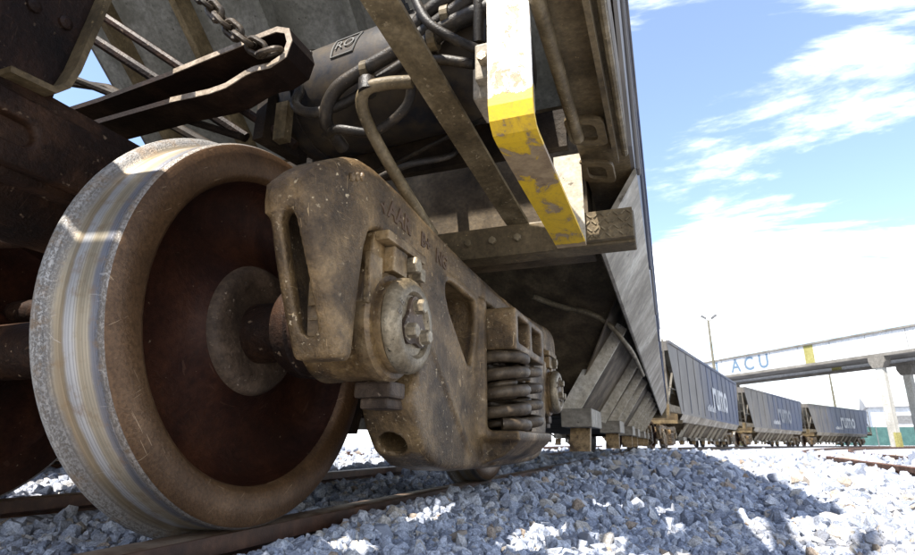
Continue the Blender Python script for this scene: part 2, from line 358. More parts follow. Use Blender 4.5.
def strip(bm, path, width_vec, th):
    """flat bar following a planar path; width along width_vec, thickness th normal to path"""
    P = [Vector(p) for p in path]; wv = Vector(width_vec); rows = []
    for i, p in enumerate(P):
        d0 = (P[i]-P[i-1]).normalized() if i else (P[1]-P[0]).normalized()
        d1 = (P[i+1]-P[i]).normalized() if i < len(P)-1 else d0
        n0 = d0.cross(wv).normalized(); n1 = d1.cross(wv).normalized(); nn = (n0+n1); nn = nn/max(nn.length_squared/2, .4)
        rows.append([bm.verts.new(p+nn*th/2*0+wv/2), bm.verts.new(p-wv/2), bm.verts.new(p+nn*th-wv/2), bm.verts.new(p+nn*th+wv/2)])
    for a, b in zip(rows, rows[1:]):
        for k in range(4): bm.faces.new((a[k], a[(k+1) % 4], b[(k+1) % 4], b[k]))
    bm.faces.new(rows[0]); bm.faces.new(rows[-1]); return bm
def arc(cx, cz, r, a0, a1, n=6):
    return [(cx+r*math.cos(R_(a0+(a1-a0)*k/n)), cz+r*math.sin(R_(a0+(a1-a0)*k/n))) for k in range(n+1)]
def rounded(pts, r, n=4):
    """round the corners of a 2D polygon"""
    out = []; m_ = len(pts)
    for i in range(m_):
        p = Vector(pts[i]); a = Vector(pts[i-1]); b = Vector(pts[(i+1) % m_])
        rr = r[i] if isinstance(r, (list, tuple)) else r
        la, lb = (a-p).length, (b-p).length; q = min(rr, la*.45, lb*.45)
        p0 = p+(a-p).normalized()*q; p1 = p+(b-p).normalized()*q
        for k in range(n+1):
            t = k/n; out.append(tuple((1-t)**2*p0+2*t*(1-t)*p+t*t*p1))
    return out
def eval_mesh(o):
    dg = bpy.context.evaluated_depsgraph_get(); dg.update()
    return bpy.data.meshes.new_from_object(o.evaluated_get(dg))
def drop(o):
    d = o.data; bpy.data.objects.remove(o)
    if isinstance(d, bpy.types.Mesh): bpy.data.meshes.remove(d)
    elif isinstance(d, bpy.types.Curve): bpy.data.curves.remove(d)
def text_mesh(s, size, extrude=.002, offset=0.0, bevel=0, align='CENTER', spacing=1.0):
    c = bpy.data.curves.new('lettering', 'FONT'); c.body = s; c.size = size; c.extrude = extrude; c.offset = offset; c.bevel_depth = bevel
    c.align_x = align; c.align_y = 'CENTER'; c.space_character = spacing; c.resolution_u = 3
    o = bpy.data.objects.new('lettering', c); COL.objects.link(o); me = eval_mesh(o); drop(o); me.materials.clear(); return me
def text(name, s, size, M, mat, parent, **k):
    me = text_mesh(s, size, **k); me.transform(M); return link(name, me, mat, parent)
def facing_x(p, roll=0):      # letters read along +Y, up +Z, facing +X
    return Matrix.Translation(p) @ Matrix.Rotation(roll, 4, 'X') @ Matrix(((0, 0, 1, 0), (1, 0, 0, 0), (0, 1, 0, 0), (0, 0, 0, 1)))
def outline_solid(outer, holes, depth, bev):
    """flat outline with holes extruded, rounded rim; returns mesh with curve plane = (x,y), depth along z"""
    c = bpy.data.curves.new('outline', 'CURVE'); c.dimensions = '2D'; c.fill_mode = 'BOTH'
    for poly in [outer]+holes:
        s = c.splines.new('POLY'); s.points.add(len(poly)-1); s.use_cyclic_u = True
        for p, q in zip(s.points, poly): p.co = (q[0], q[1], 0, 1)
    c.extrude = depth/2-bev; c.bevel_depth = bev; c.bevel_resolution = 3; c.offset = -bev
    o = bpy.data.objects.new('outline', c); COL.objects.link(o); me = eval_mesh(o); drop(o)
    bm = bmesh.new(); bm.from_mesh(me); bpy.data.meshes.remove(me); bmesh.ops.remove_doubles(bm, verts=bm.verts, dist=1e-5)
    return bm
def cast(bm, cutters=(), voxel=.006, smooth_it=3):
    """casting: solids fused, openings cut, edges softened"""
    me = bpy.data.meshes.new('casting'); bmesh.ops.recalc_face_normals(bm, faces=bm.faces); bm.to_mesh(me); bm.free()
    o = bpy.data.objects.new('casting', me); COL.objects.link(o); cs = []
    r = o.modifiers.new('fuse', 'REMESH'); r.mode = 'VOXEL'; r.voxel_size = voxel
    for cb in cutters:
        cm = bpy.data.meshes.new('cut'); bmesh.ops.recalc_face_normals(cb, faces=cb.faces); cb.to_mesh(cm); cb.free(); co = bpy.data.objects.new('cut', cm); COL.objects.link(co); cs.append(co)
        b = o.modifiers.new('cut', 'BOOLEAN'); b.operation = 'DIFFERENCE'; b.object = co; b.solver = 'EXACT'
    if cs:
        r = o.modifiers.new('refuse', 'REMESH'); r.mode = 'VOXEL'; r.voxel_size = voxel
    s = o.modifiers.new('soften', 'SMOOTH'); s.iterations = smooth_it; s.factor = .6
    out = eval_mesh(o); drop(o)
    for c in cs: drop(c)
    out.materials.clear(); return out

# ---------------------------------------------------------------- ground
def gz(x, y):
    x = np.asarray(x, float); y = np.asarray(y, float)
    z = -.060 - .032*np.clip((x-.35)/.6, 0, 1) + .006*np.sin(3.1*x+1.3*y)*np.cos(2.3*y-.7*x) + .006*np.sin(7.3*x-2.1)*np.sin(6.1*y+.4)
    z = z + .030*np.exp(-((x-.10)/.13)**2)*np.clip((x+.02)/.03, 0, 1) + .022*np.exp(-((x-.14)/.10)**2)*np.exp(-((y-1.15)/.65)**2)      # heaped against the rail under the bogie
    z = z - .018*np.exp(-((x-.05)/.25)**2)*np.exp(-((y+.2)/.5)**2)
    z = z - .02*((x < -.12) & (x > -1.1))
    far = np.clip((np.hypot(x, y)-8)/10, 0, 1)
    return z*(1-far) + -.10*far
def ground():
    xs = np.unique(np.concatenate([np.linspace(-2.5, 4, 90), np.linspace(-14, 16, 50), [-900, -400, -150, -60, -30, 30, 60, 150, 400, 900]]))
    ys = np.unique(np.concatenate([np.linspace(-1.5, 5, 90), np.linspace(-6, 24, 50), [-300, -100, -30, 40, 70, 120, 300, 900, 1800]]))
    X, Y = np.meshgrid(xs, ys); Z = gz(X, Y)
    v = np.stack([X, Y, Z], -1).reshape(-1, 3); nx, ny = len(xs), len(ys)
    i = (np.arange(ny-1)[:, None]*nx+np.arange(nx-1)[None]).ravel(); f = np.stack([i, i+1, i+nx+1, i+nx], -1)
    me = bpy.data.meshes.new('ground'); me.from_pydata(v.tolist(), [], f.tolist())
    o = link('ground', me, 'gravel_ground', smooth=True); o['kind'] = 'structure'; return o
GROUND = ground()
def rock(k, seed):
    r = np.random.default_rng(seed); bm = bmesh.new()
    p = r.normal(size=(k, 3)); p /= np.linalg.norm(p, axis=1)[:, None]; p *= r.uniform(.75, 1.1, (k, 1)); p *= np.array([1, r.uniform(.65, .95), r.uniform(.5, .8)])
    for q in p: bm.verts.new(q)
    g = bmesh.ops.convex_hull(bm, input=bm.verts)
    bmesh.ops.delete(bm, geom=[x for x in bm.verts if not x.link_faces], context='VERTS')
    bmesh.ops.triangulate(bm, faces=bm.faces); bm.normal_update()
    return bm
RV = []
for s in range(14):
    bm = rock(19, 100+s); bm.verts.index_update(); RV.append((np.array([v.co for v in bm.verts]), np.array([[v.index for v in f.verts] for f in bm.faces]))); bm.free()
def rand_rot(n):
    q = RNG.normal(size=(n, 4)); q /= np.linalg.norm(q, axis=1)[:, None]; a, b, c, d = q.T
    return np.stack([np.stack([1-2*(c*c+d*d), 2*(b*c-a*d), 2*(b*d+a*c)], -1), np.stack([2*(b*c+a*d), 1-2*(b*b+d*d), 2*(c*d-a*b)], -1), np.stack([2*(b*d-a*c), 2*(c*d+a*b), 1-2*(b*b+c*c)], -1)], 1)
def on_rail(x, y): return ((np.abs(x+.07) < .055) | (np.abs(x+1.13) < .055)) & (y < 14)
cx, cyy = .818, -1.026
def scatter(n, dmin, dmax, a0, a1, size, power=1.0):
    """stones spread evenly over a sector of ground seen from the train's end"""
    d = np.sqrt(RNG.uniform(dmin**2, dmax**2, n)); a = RNG.uniform(R_(a0), R_(a1), n)
    x = cx - d*np.sin(a); y = cyy + d*np.cos(a); s = np.minimum(RNG.lognormal(math.log(size), .50, n), size*2.3)
    k = ~on_rail(x, y); return x[k], y[k], s[k]
sets = [scatter(16000, .75, 2.0, -30, 64, .0108), scatter(600, .75, 2.4, -30, 64, .0155), scatter(14000, 2.0, 4.2, -28, 62, .0175), scatter(9000, 4.2, 8.5, -28, 58, .032), scatter(6500, 8.5, 18, -28, 50, .055)]
x = np.concatenate([s[0] for s in sets]); y = np.concatenate([s[1] for s in sets]); s = np.concatenate([s[2] for s in sets])
nb = 2600; xb = RNG.uniform(-.03, .16, nb); yb_ = RNG.uniform(-.35, 3.2, nb); sb = RNG.lognormal(math.log(.0115), .35, nb)
lift = np.concatenate([np.zeros(len(x)), RNG.uniform(0, .020, nb)*np.clip((.16-xb)/.12, 0, 1)*np.clip(.35+.65*np.sin(yb_*3.3+.6), 0, 1)])

x = np.concatenate([x, xb]); y = np.concatenate([y, yb_]); s = np.concatenate([s, sb])
dist = np.hypot(x-cx, y-cyy)
fx, fy = -math.sin(YAW), math.cos(YAW)
front = (x-cx)*fx+(y-cyy)*fy > .55
score = s/dist*front
order = np.argsort(-score); big = order[:290]; rest = order[290:]
rock_me = []
for v, f in RV:
    me = bpy.data.meshes.new('stone'); me.from_pydata(v.tolist(), [], f.tolist()); me.materials.append(MATS['ballast_stone']); rock_me.append(me)
for i in big:
    o = bpy.data.objects.new('stone', rock_me[int(i) % 14]); COL.objects.link(o); o.parent = GROUND
    o.location = (x[i], y[i], float(gz(x[i], y[i]))+lift[i]+s[i]*RNG.uniform(.15, .5)); o.scale = (s[i],)*3
    o.rotation_euler = (RNG.uniform(-.6, .6), RNG.uniform(-.6, .6), RNG.uniform(0, 6.28))
vs_, fs_, tn = [], [], []; off = 0
for k in range(14):
    idx = rest[rest % 14 == k]; v, f = RV[k]; n = len(idx); M = rand_rot(n)
    P = np.einsum('nij,vj->nvi', M, v)*s[idx][:, None, None]
    P[:, :, 0] += x[idx][:, None]; P[:, :, 1] += y[idx][:, None]; P[:, :, 2] += (gz(x[idx], y[idx])+lift[idx]+s[idx]*RNG.uniform(-.1, .55, n))[:, None]
    vs_.append(P.reshape(-1, 3)); fs_.append((f[None]+off+(np.arange(n)*len(v))[:, None, None]).reshape(-1, 3)); off += n*len(v)
    tn.append(np.repeat(RNG.uniform(0, 1, n), len(v)))
V = np.concatenate(vs_); Fc = np.concatenate(fs_); T = np.concatenate(tn).astype(np.float32)
me = bpy.data.meshes.new('ballast'); me.vertices.add(len(V)); me.vertices.foreach_set('co', V.astype(np.float32).ravel())
me.loops.add(len(Fc)*3); me.loops.foreach_set('vertex_index', Fc.astype(np.int32).ravel())
me.polygons.add(len(Fc)); me.polygons.foreach_set('loop_start', np.arange(0, len(Fc)*3, 3, dtype=np.int32)); me.update(calc_edges=True)
me.attributes.new('tone', 'FLOAT', 'POINT').data.foreach_set('value', T)
me.polygons.foreach_set('use_smooth', [False]*len(me.polygons))
tag(link('ballast_gravel', me, 'ballast_stone'), 'blue-grey crushed stone gravel covering the ground around the track', 'gravel', kind='stuff')

# ---------------------------------------------------------------- train layout (body near-end centre, heading clockwise from +Y)
WL = 16.4
TRAIN = [(-.6, -.95, 0), (-.49, 16.8, 12.5), (3.40, 33.95, 20.5), (9.6, 50.4, 29)]
def wp(i, lx, ly):
    X, Y, h = TRAIN[i]; h = R_(h); return (X+lx*math.cos(h)+ly*math.sin(h), Y-lx*math.sin(h)+ly*math.cos(h))
BOG = (1.775, WL-1.775)
# ---------------------------------------------------------------- rails
path = [(-.6, -12), (-.6, -6), (-.6, 0), (-.6, 6), wp(0, 0, BOG[1])]
for i in (1, 2, 3): path += [wp(i, 0, BOG[0]), wp(i, 0, BOG[1])]
e = wp(3, 0, WL+14); path += [(e[0]+1.2, e[1]-1), (e[0]+14, e[1]+12)]
pc = catmull([(p[0], p[1], 0) for p in path], 10)
RAILP = [(-.034, 0), (-.034, -.035), (-.009, -.048), (-.009, -.125), (-.062, -.138), (-.062, -.15), (.062, -.15), (.062, -.138), (.009, -.125), (.009, -.048), (.034, -.035), (.034, 0), (.026, .004), (-.026, .004)]
def sweep_rail(pts, offs, mat='rail_rust'):
    bm = bmesh.new(); rows = []
    for i, p in enumerate(pts):
        d = (pts[min(i+1, len(pts)-1)]-pts[max(i-1, 0)]).normalized(); r = Vector((d.y, -d.x, 0))
        rows.append([bm.verts.new(p+r*(offs+a)+Vector((0, 0, b-.004+p.z*0))) for a, b in RAILP])
    n = len(RAILP)
    for a, b in zip(rows, rows[1:]):
        for k in range(n): bm.faces.new((a[k], a[(k+1) % n], b[(k+1) % n], b[k]))
    bm.faces.new(rows[0]); bm.faces.new(rows[-1]); return bm
def polish():
    mt, t, b = new_mat('rail_head'); co = coords(t)
    g = t.nodes.new('ShaderNodeNewGeometry'); sp = t.nodes.new('ShaderNodeSeparateXYZ'); t.links.new(co, sp.inputs[0])
    rust = ramp(t, noise(t, 14, 6, .7, co), [(.3, (.022, .009, .005)), (.5, (.052, .022, .011)), (.7, (.11, .052, .027))])
    top = math_n(t, 'GREATER_THAN', sp.outputs[2], -.003)
    pol = mixrgb(t, ramp(t, noise(t, 14, 6, .6, co), [(.4, (0,)*3), (.65, (1,)*3)]), (.26, .20, .15), (.10, .05, .027))
    t.links.new(mixrgb(t, top, rust, pol), b.inputs['Base Color']); b.inputs['Roughness'].default_value = .5
    t.links.new(math_n(t, 'MULTIPLY', top, .6), b.inputs['Metallic']); bump(t, b, noise(t, 80, 6, .7, co), .4, .003)
polish()
tag(obj('rail', sweep_rail(pc, .532), 'rail_head', smooth=True, sharp=30), 'rusty steel rail under the big front wheel, half buried in gravel', 'rail', 'rails of the train track')
tag(obj('rail', sweep_rail(pc, -.532), 'rail_head', smooth=True, sharp=30), 'rusty steel rail farther left behind the big front wheel', 'rail', 'rails of the train track')
# neighbouring track on the right, curving the same way
rp = catmull([(2.9, -2, 0), (3.1, 4, 0), (3.65, 10, 0), (4.9, 18, 0), (8.9, 32, 0), (15.5, 46, 0), (25, 62, 0)], 8)
tag(obj('rail', sweep_rail(rp, -.53), 'rail_rust', smooth=True, sharp=30), 'rusty near rail of the empty track at right', 'rail', 'rails of the empty track')
tag(obj('rail', sweep_rail(rp, .53), 'rail_rust', smooth=True, sharp=30), 'rusty far rail of the empty track at right', 'rail', 'rails of the empty track')

# ---------------------------------------------------------------- bogie (local origin on the track centre, axles at y = +-.825)
AX = .825
def make_bogie():
    root = empty('bogie')
    ox, oy = .6, -.825                         # shift from the surveyed frame (wheel face x=0, axle y=0)
    # ---- wheels
    def wheel_parts(par, sx, ay, first):
        pass
    tread = [(-.004, .4125), (-.010, .4165), (-.05, .4185), (-.09, .4205), (-.100, .4245), (-.106, .4325), (-.112, .4415), (-.120, .446), (-.128, .444), (-.134, .436)]
    rim = [(-.004, .4125), (0, .408), (.0015, .38), (0, .35), (-.006, .341), (-.018, .335)]
    plate = [(-.018, .335), (-.050, .327), (-.074, .305), (-.087, .265), (-.088, .22), (-.080, .18), (-.066, .158), (-.056, .148)]
    hub = [(-.056, .148), (-.044, .142), (-.038, .134), (-.036, .122), (-.036, .10), (-.040, .088), (-.040, .02)]
    back = [(-.134, .436), (-.137, .42), (-.137, .345), (-.125, .335), (-.112, .30), (-.110, .22), (-.118, .15), (-.137, .135), (-.137, .02)]
    def sh(p): return [(a+ox, r) for a, r in p]
    wm = {}
    bm = lathe(bmesh.new(), sh(plate), 96, closed=False); lathe(bm, sh(back), 96, closed=False); wm['wheel'] = (bm, 'wheel_plate')
    wm['tread'] = (lathe(bmesh.new(), sh(tread), 160, closed=False), 'tread_polished')
    wm['rim'] = (lathe(bmesh.new(), sh(rim), 160, closed=False), 'rim_face')
    bm = lathe(bmesh.new(), sh(hub), 64, closed=False)
    for k in range(8):
        t = 2*math.pi*k/8; c = (ox-.036, .111*math.cos(t), .111*math.sin(t)); lathe(bm, [(c[0]-.002, .007), (c[0]+.004, .007), (c[0]+.005, .004)], 8, c=(0, c[1], c[2]))
    wm['hub'] = (bm, 'hub_rust')
    mesh = {}
    for k, (bm, mt) in wm.items():
        o = obj(k, bm, mt, smooth=True, sharp=50); mesh[k] = o.data; bpy.data.objects.remove(o)
    for sgn in (1, -1):
        for ay in (-AX, AX):
            wh = bpy.data.objects.new('wheel', mesh['wheel']); COL.objects.link(wh); wh.parent = root; wh.location = (0, ay, .419); wh.rotation_euler = (R_(37 if ay < 0 else 110), 0, 0 if sgn > 0 else math.pi)
            for k in ('tread', 'rim', 'hub'):
                c = bpy.data.objects.new(k, mesh[k]); COL.objects.link(c); c.parent = wh
    # ---- axles
    for ay in (-AX, AX):
        obj('axle', lathe(bmesh.new(), [(-.74, .07), (-.60, .078), (-.46, .085), (-.40, .078), (.40, .078), (.46, .085), (.56, .068), (.655, .066), (.660, .096), (.672, .104), (.70, .106), (.706, .100), (.712, .108), (.735, .108), (.74, .07)], 40, c=(0, ay, .410)), 'rust_brown', root, True)
    # ---- side frame
    half = [(-.200, .312), (-.286, .55), (-.297, .60), (-.292, .635), (-.272, .662), (-.245, .676), (-.215, .690), (-.185, .708), (-.15, .722), (-.10, .727), (-.03, .722), (.15, .705), (.45, .688), (.83, .68)]
    low = [(.83, .098), (.58, .100), (.36, .104), (.25, .118), (.175, .150), (.125, .205), (.095, .262), (.118, .30), (.128, .36), (.128, .53), (.112, .575), (.08, .592), (-.08, .592), (-.112, .575), (-.128, .53), (-.142, .42), (-.152, .312)]
    def mir(p): return [(1.65-a, b) for a, b in p[::-1]]
    outer = half[:-1]+[(.83, .68)]+mir(half[:-1])+mir(low[1:])+[(.83, .098)]+low[1:]
    # order: top from near to far, then jaw far, bottom, jaw near
    w1 = rounded([(.275, .585), (.33, .602), (.535, .592), (.555, .56), (.545, .48), (.50, .375), (.455, .372), (.30, .50), (.272, .545)], .03)
    w2 = rounded([(.605, .600), (1.045, .600), (1.045, .215), (.605, .215)], .03)
    holes = [w1, w2, [(1.65-a, b) for a, b in w1]]
    bm = outline_solid(outer, holes, .135, .020)
    bmesh.ops.transform(bm, matrix=Matrix.Translation((.2325, 0, 0)) @ Matrix(((0, 0, 1, 0), (1, 0, 0, 0), (0, 1, 0, 0), (0, 0, 0, 1))), verts=bm.verts)
    # ribs, lips and bosses of the casting
    def lip(pts, r, xx): tube(bm, [(xx, a, b) for a, b in pts]+[(xx, *pts[0])], r, 6, cap=False) if False else tube(bm, [(xx, a, b) for a, b in pts]+[(xx, *pts[0])], r, 8)
    for hl in holes[:1]+holes[2:]: lip(hl, .013, .292)
    for ymir in (0, 1):
        def mY(a): return 1.65-a if ymir else a
        tube(bm, [(.292, mY(a), b) for a, b in ((.112, .575), (.14, .53), (.14, .36), (.13, .30))], .012, 8)
        # deep nose of the pedestal end
        y0, y1 = sorted((mY(-.285), mY(-.16))); box(bm, .155, .295, y0, y1, .56, .65)
        # column stiffener beside the spring window
        y0, y1 = sorted((mY(.565), mY(.60))); box(bm, .16, .318, y0, y1, .19, .60)
        # gusset rib running from the column to the lower chord
        tube(bm, [(.294, mY(.19), .40), (.296, mY(.30), .30), (.296, mY(.45), .17), (.292, mY(.54), .13)], .014, 8)
    box(bm, .15, .415, .585, 1.065, .180, .208)                       # spring seat
    prism(bm, [(.60, .19), (1.05, .19), (.98, .105), (.67, .105)], 'x', .15, .315)
    prism(bm, [(.29, .11), (.29, .19), (.405, .19), (.405, .172), (.36, .135)], 'y', .60, 1.05)
    box(bm, .165, .312, .60, 1.05, .598, .655)
    cut = []
    for ymir in (0, 1):
        def mY(a): return 1.65-a if ymir else a
        # long slot in the end face, leaning with the leg
        sl_ = rounded([(.203, .352), (.255, .352), (.252, .548), (.238, .565), (.218, .565), (.206, .548)], .022, 4)
        c = prism(bmesh.new(), sl_, 'y', mY(-.36), mY(-.105)); cut.append(c)
        c = prism(bmesh.new(), [(mY(a_), b_) for a_, b_ in ((-.190, .345), (-.262, .575), (-.10, .60), (-.10, .345))], 'x', .176, .279); cut.append(c)
        c = bmesh.new(); bmesh.ops.create_uvsphere(c, u_segments=20, v_segments=12, radius=1); bmesh.ops.transform(c, matrix=Matrix.Translation((.208, mY(-.222), .690)) @ Matrix.Diagonal((.030, .040, .045, 1)), verts=c.verts); cut.append(c)
        # core hole where the lower chord turns down
        c = lathe(bmesh.new(), [(-.10, .034), (.10, .034)], 20, 'y'); bmesh.ops.transform(c, matrix=Matrix.Translation((.225, mY(.17), .175)) @ Matrix.Rotation(R_(35 if not ymir else -35), 4, 'X'), verts=c.verts); cut.append(c)
    sf = cast(bm, cut, .0058, 4)
    n = len(sf.vertices); co = np.empty(n*3, np.float32); sf.vertices.foreach_get('co', co); co = co.reshape(-1, 3)
    for mirr in (0, 1):                                        # pedestal legs: narrower toward the bottom, rounded nose
        yy = 1.65-co[:, 1] if mirr else co[:, 1]
        leg = np.clip((-.10-yy)/.06, 0, 1)*np.clip((.60-co[:, 2])/.28, 0, 1)
        co[:, 0] += leg*np.clip((.30-co[:, 0])/.15, 0, 1)*.035
        nose = np.clip((-.12-yy)/.17, 0, 1); co[:, 0] -= nose**2*np.clip((co[:, 0]-.225)/.07, -1, 1)*.022*np.clip((co[:, 2]-.33)/.2, 0, 1)
    for mirr in (0, 1):                                        # shoulders roll off toward the wheel side and the end
        yy = 1.65-co[:, 1] if mirr else co[:, 1]
        up = np.clip((co[:, 2]-.56)/.12, 0, 1); g = np.clip((.02-yy)/.16, 0, 1)
        co[:, 2] -= up*g*.050*np.clip((.225-co[:, 0])/.07, 0, 1)**2
        co[:, 2] -= up*.022*np.clip((-.20-yy)/.09, 0, 1)**2
        co[:, 2] -= up*g*.018*np.clip((co[:, 0]-.262)/.04, 0, 1)**2
    co[:, 0] += ox; co[:, 1] += oy
    sf.vertices.foreach_set('co', co.ravel()); sf.update()
    frames = []
    for sgn in (1, -1):
        o = link('side_frame', sf, 'cast_frame' if sgn > 0 else None, root, True); o.rotation_euler = (0, 0, 0 if sgn > 0 else math.pi); frames.append(o)
    # cast lettering on the top chord
    for sgn, fr in zip((1, -1), frames):
        def T(s, yy, zz, size, roll=0): return text('cast_letter', s, size, facing_x((.2985+ox, yy+oy, zz), roll), 'letter_cast', fr, extrude=.0035, bevel=.0008, offset=.0006)
        T('Y', -.070, .640, .030, .5); T('AAR', .005, .648, .058, -.04); T('B+', .150, .640, .05, -.04); T('NG', .255, .628, .05, -.04)
        for k in range(3):
            c = bmesh.new(); bmesh.ops.create_uvsphere(c, u_segments=10, v_segments=6, radius=1)
            bmesh.ops.transform(c, matrix=Matrix.Translation((.299+ox, -.195+k*.017+oy, .655+k*.008)) @ Matrix.Diagonal((.006, .006, .010, 1)), verts=c.verts); obj('cast_stud', c, 'bearing_dust', fr, True)
    # ---- bearings with end caps
    bb = lathe(bmesh.new(), [(.135, .075), (.137, .108), (.142, .1115), (.165, .1115), (.170, .109), (.262, .109), (.268, .113), (.292, .113), (.300, .107), (.302, .096), (.318, .096), (.318, .03)], 72)
    ec = lathe(bmesh.new(), [(.316, .080), (.317, .093), (.321, .0985), (.328, .100), (.336, .0985), (.343, .0945), (.3485, .088), (.351, .080), (.3505, .069), (.345, .0635), (.341, .062), (.341, .02)], 72)
    # trefoil locking plate
    pts = []
    for k in range(72):
        t = 2*math.pi*k/72; pts.append(((.049+.011*math.cos(3*(t-R_(90))))*math.cos(t), (.049+.011*math.cos(3*(t-R_(90))))*math.sin(t)))
    lp = prism(bmesh.new(), pts, 'x', .340, .349)
    def hexb(t, r=.038):
        b = lathe(bmesh.new(), [(.346, .0195), (.3495, .0195), (.350, .0155), (.366, .0155), (.3685, .013)], 6); M = Matrix.Translation((0, r*math.cos(t), r*math.sin(t))) @ Matrix.Rotation(t+.3, 4, 'X'); bmesh.ops.transform(b, matrix=M, verts=b.verts); return b
    protos = [('bearing', bb, 'bearing_dust'), ('end_cap', ec, 'cap_steel'), ('locking_plate', lp, 'hub_rust')]+[('bolt', hexb(R_(a)), 'bolt_steel') for a in (88, 328, 208)]
    bc = lathe(bmesh.new(), [(.344, .016), (.3475, .016)], 24); protos.append(('lube_plug', bc, 'cast_dark'))
    meshes = []
    for nm, bm, mt in protos:
        bmesh.ops.translate(bm, vec=(ox, 0, 0), verts=bm.verts); o = obj(nm, bm, mt, smooth=True, sharp=35); meshes.append((nm, o.data)); bpy.data.objects.remove(o)
    for sgn in (1, -1):
        for ay in (-AX, AX):
            b = bpy.data.objects.new('bearing', meshes[0][1]); COL.objects.link(b); b.parent = root; b.location = (0, ay, .404); b.rotation_euler = (0, 0, 0 if sgn > 0 else math.pi)
            for nm, me in meshes[1:]:
                c = bpy.data.objects.new(nm, me); COL.objects.link(c); c.parent = b
            for ch, ang in (('S', 172), ('E', 156)):
                t = R_(ang); p = (.3500+ox, .0785*math.cos(t), .0785*math.sin(t)); text('cast_letter', ch, .022, facing_x(p, t-R_(90)), 'cap_letter', b, extrude=.0022)
    # ---- adapters over the bearings and keeper blocks under them
    bm = bmesh.new(); prism(bm, rounded([(-.113, .400), (-.108, .50), (-.088, .52), (-.080, .590), (.085, .590), (.095, .52), (.113, .50), (.115, .400), (.108, .400)]+arc(0, .404, .112, 0, 180, 14)[0:]+[(-.108, .400)], .004, 2), 'x', .15, .288)
    ad = cast(bm, (), .0045, 2); adm = ad
    ad2 = bmesh.new(); box(ad2, .262, .318, -.075, .115, .571, .592); box(ad2, .286, .300, -.112, -.060, .43, .535)
    box(ad2, .288, .300, .062, .118, .42, .545)
    box(ad2, .285, .312, -.035, .03, .515, .57)
    n2 = bmesh.new(); lathe(n2, [(.300, .019), (.330, .019), (.333, .016)], 6, c=(0, .045, .548))
    n3 = bmesh.new(); box(n3, .298, .322, .082, .108, .525, .555)
    kb = bmesh.new(); box(kb, .20, .285, .02, .095, .262, .296); box(kb, .21, .275, .03, .11, .240, .263)
    def sh3(bm): bmesh.ops.translate(bm, vec=(ox, 0, 0), verts=bm.verts); return bm
    adm.transform(Matrix.Translation((ox, 0, 0)))
    pr = {}
    for nm, bm, mt, bv in (('wear_plate', ad2, 'bearing_dust', .004), ('nut', n2, 'bolt_steel', 0), ('nut2', n3, 'bolt_steel', .003), ('keeper', kb, 'hub_rust', .006)):
        o = obj(nm, sh3(bm), mt, bevel=bv); pr[nm] = o.data; bpy.data.objects.remove(o)
    adm.materials.append(MATS['bearing_dust'])
    for sgn in (1, -1):
        for ay in (-AX, AX):
            a = bpy.data.objects.new('bearing_adapter', adm); COL.objects.link(a); a.parent = root; a.location = (0, ay, 0); a.rotation_euler = (0, 0, 0 if sgn > 0 else math.pi)
            for nm in ('wear_plate', 'nut', 'nut2'):
                c = bpy.data.objects.new(nm.rstrip('2'), pr[nm]); COL.objects.link(c); c.parent = a
            c = bpy.data.objects.new('keeper', pr['keeper']); COL.objects.link(c); c.parent = root; c.location = (0, ay, 0); c.rotation_euler = a.rotation_euler
    # ---- bolster: box casting with open pockets in its ends
    bm = bmesh.new(); box(bm, -.80, .80, -.20, .20, .42, .66); box(bm, -1.005, 1.005, -.215, .205, .447, .580); box(bm, -.30, .30, -.22, .22, .40, .70)
    for s_ in (1, -1): box(bm, s_*.70-.12, s_*.70+.12, -.21, .21, .43, .60)
    cut = []
    for s_ in (1, -1):
        for yy in (-.10, .09): cut.append(B(*sorted((s_*.86, s_*1.1)), yy-.080, yy+.075, .474, .556))
    bo = cast(bm, cut, .007, 2); link('bolster', bo, 'cast_frame', root, True)
    # ---- coil springs
    def helix(r, wr, z0, z1, turns):
        n = int(turns*20); pts = []
        for k in range(n+1):
            u = k/n; t = 2*math.pi*turns*u
            uu = min(max((u-.08)/.84, 0), 1)
            pts.append((r*math.cos(t), r*math.sin(t), z0+wr+(z1-z0-2*wr)*uu))
        return tube(bmesh.new(), pts, wr, 10)
    hm = obj('coil_spring', helix(.081, .0185, .208, .447, 4.3), 'spring_steel', smooth=True, sharp=60); hme = hm.data; bpy.data.objects.remove(hm)
    hi_ = obj('inner_spring', helix(.046, .0115, .208, .447, 6.6), 'spring_steel', smooth=True, sharp=60); hin = hi_.data; bpy.data.objects.remove(hi_)
    for s_ in (1, -1):
        for (xx, yy) in ((.925, -.125), (.74, -.10), (.74, .095)):
            c = bpy.data.objects.new('coil_spring', hme); COL.objects.link(c); c.parent = root; c.location = (s_*xx, s_*yy, 0); c.rotation_euler = (0, 0, RNG.uniform(0, 6))
        hs = bpy.data.objects.new('coil_spring', hme); COL.objects.link(hs); hs.parent = root; hs.location = (s_*.915, s_*.105, 0); hs.rotation_euler = (0, 0, 2.1)
        for (xx, yy) in ((.925, -.125), (.915, .105)):
            c = bpy.data.objects.new('inner_spring', hin); COL.objects.link(c); c.parent = root; c.location = (s_*xx, s_*yy, 0)
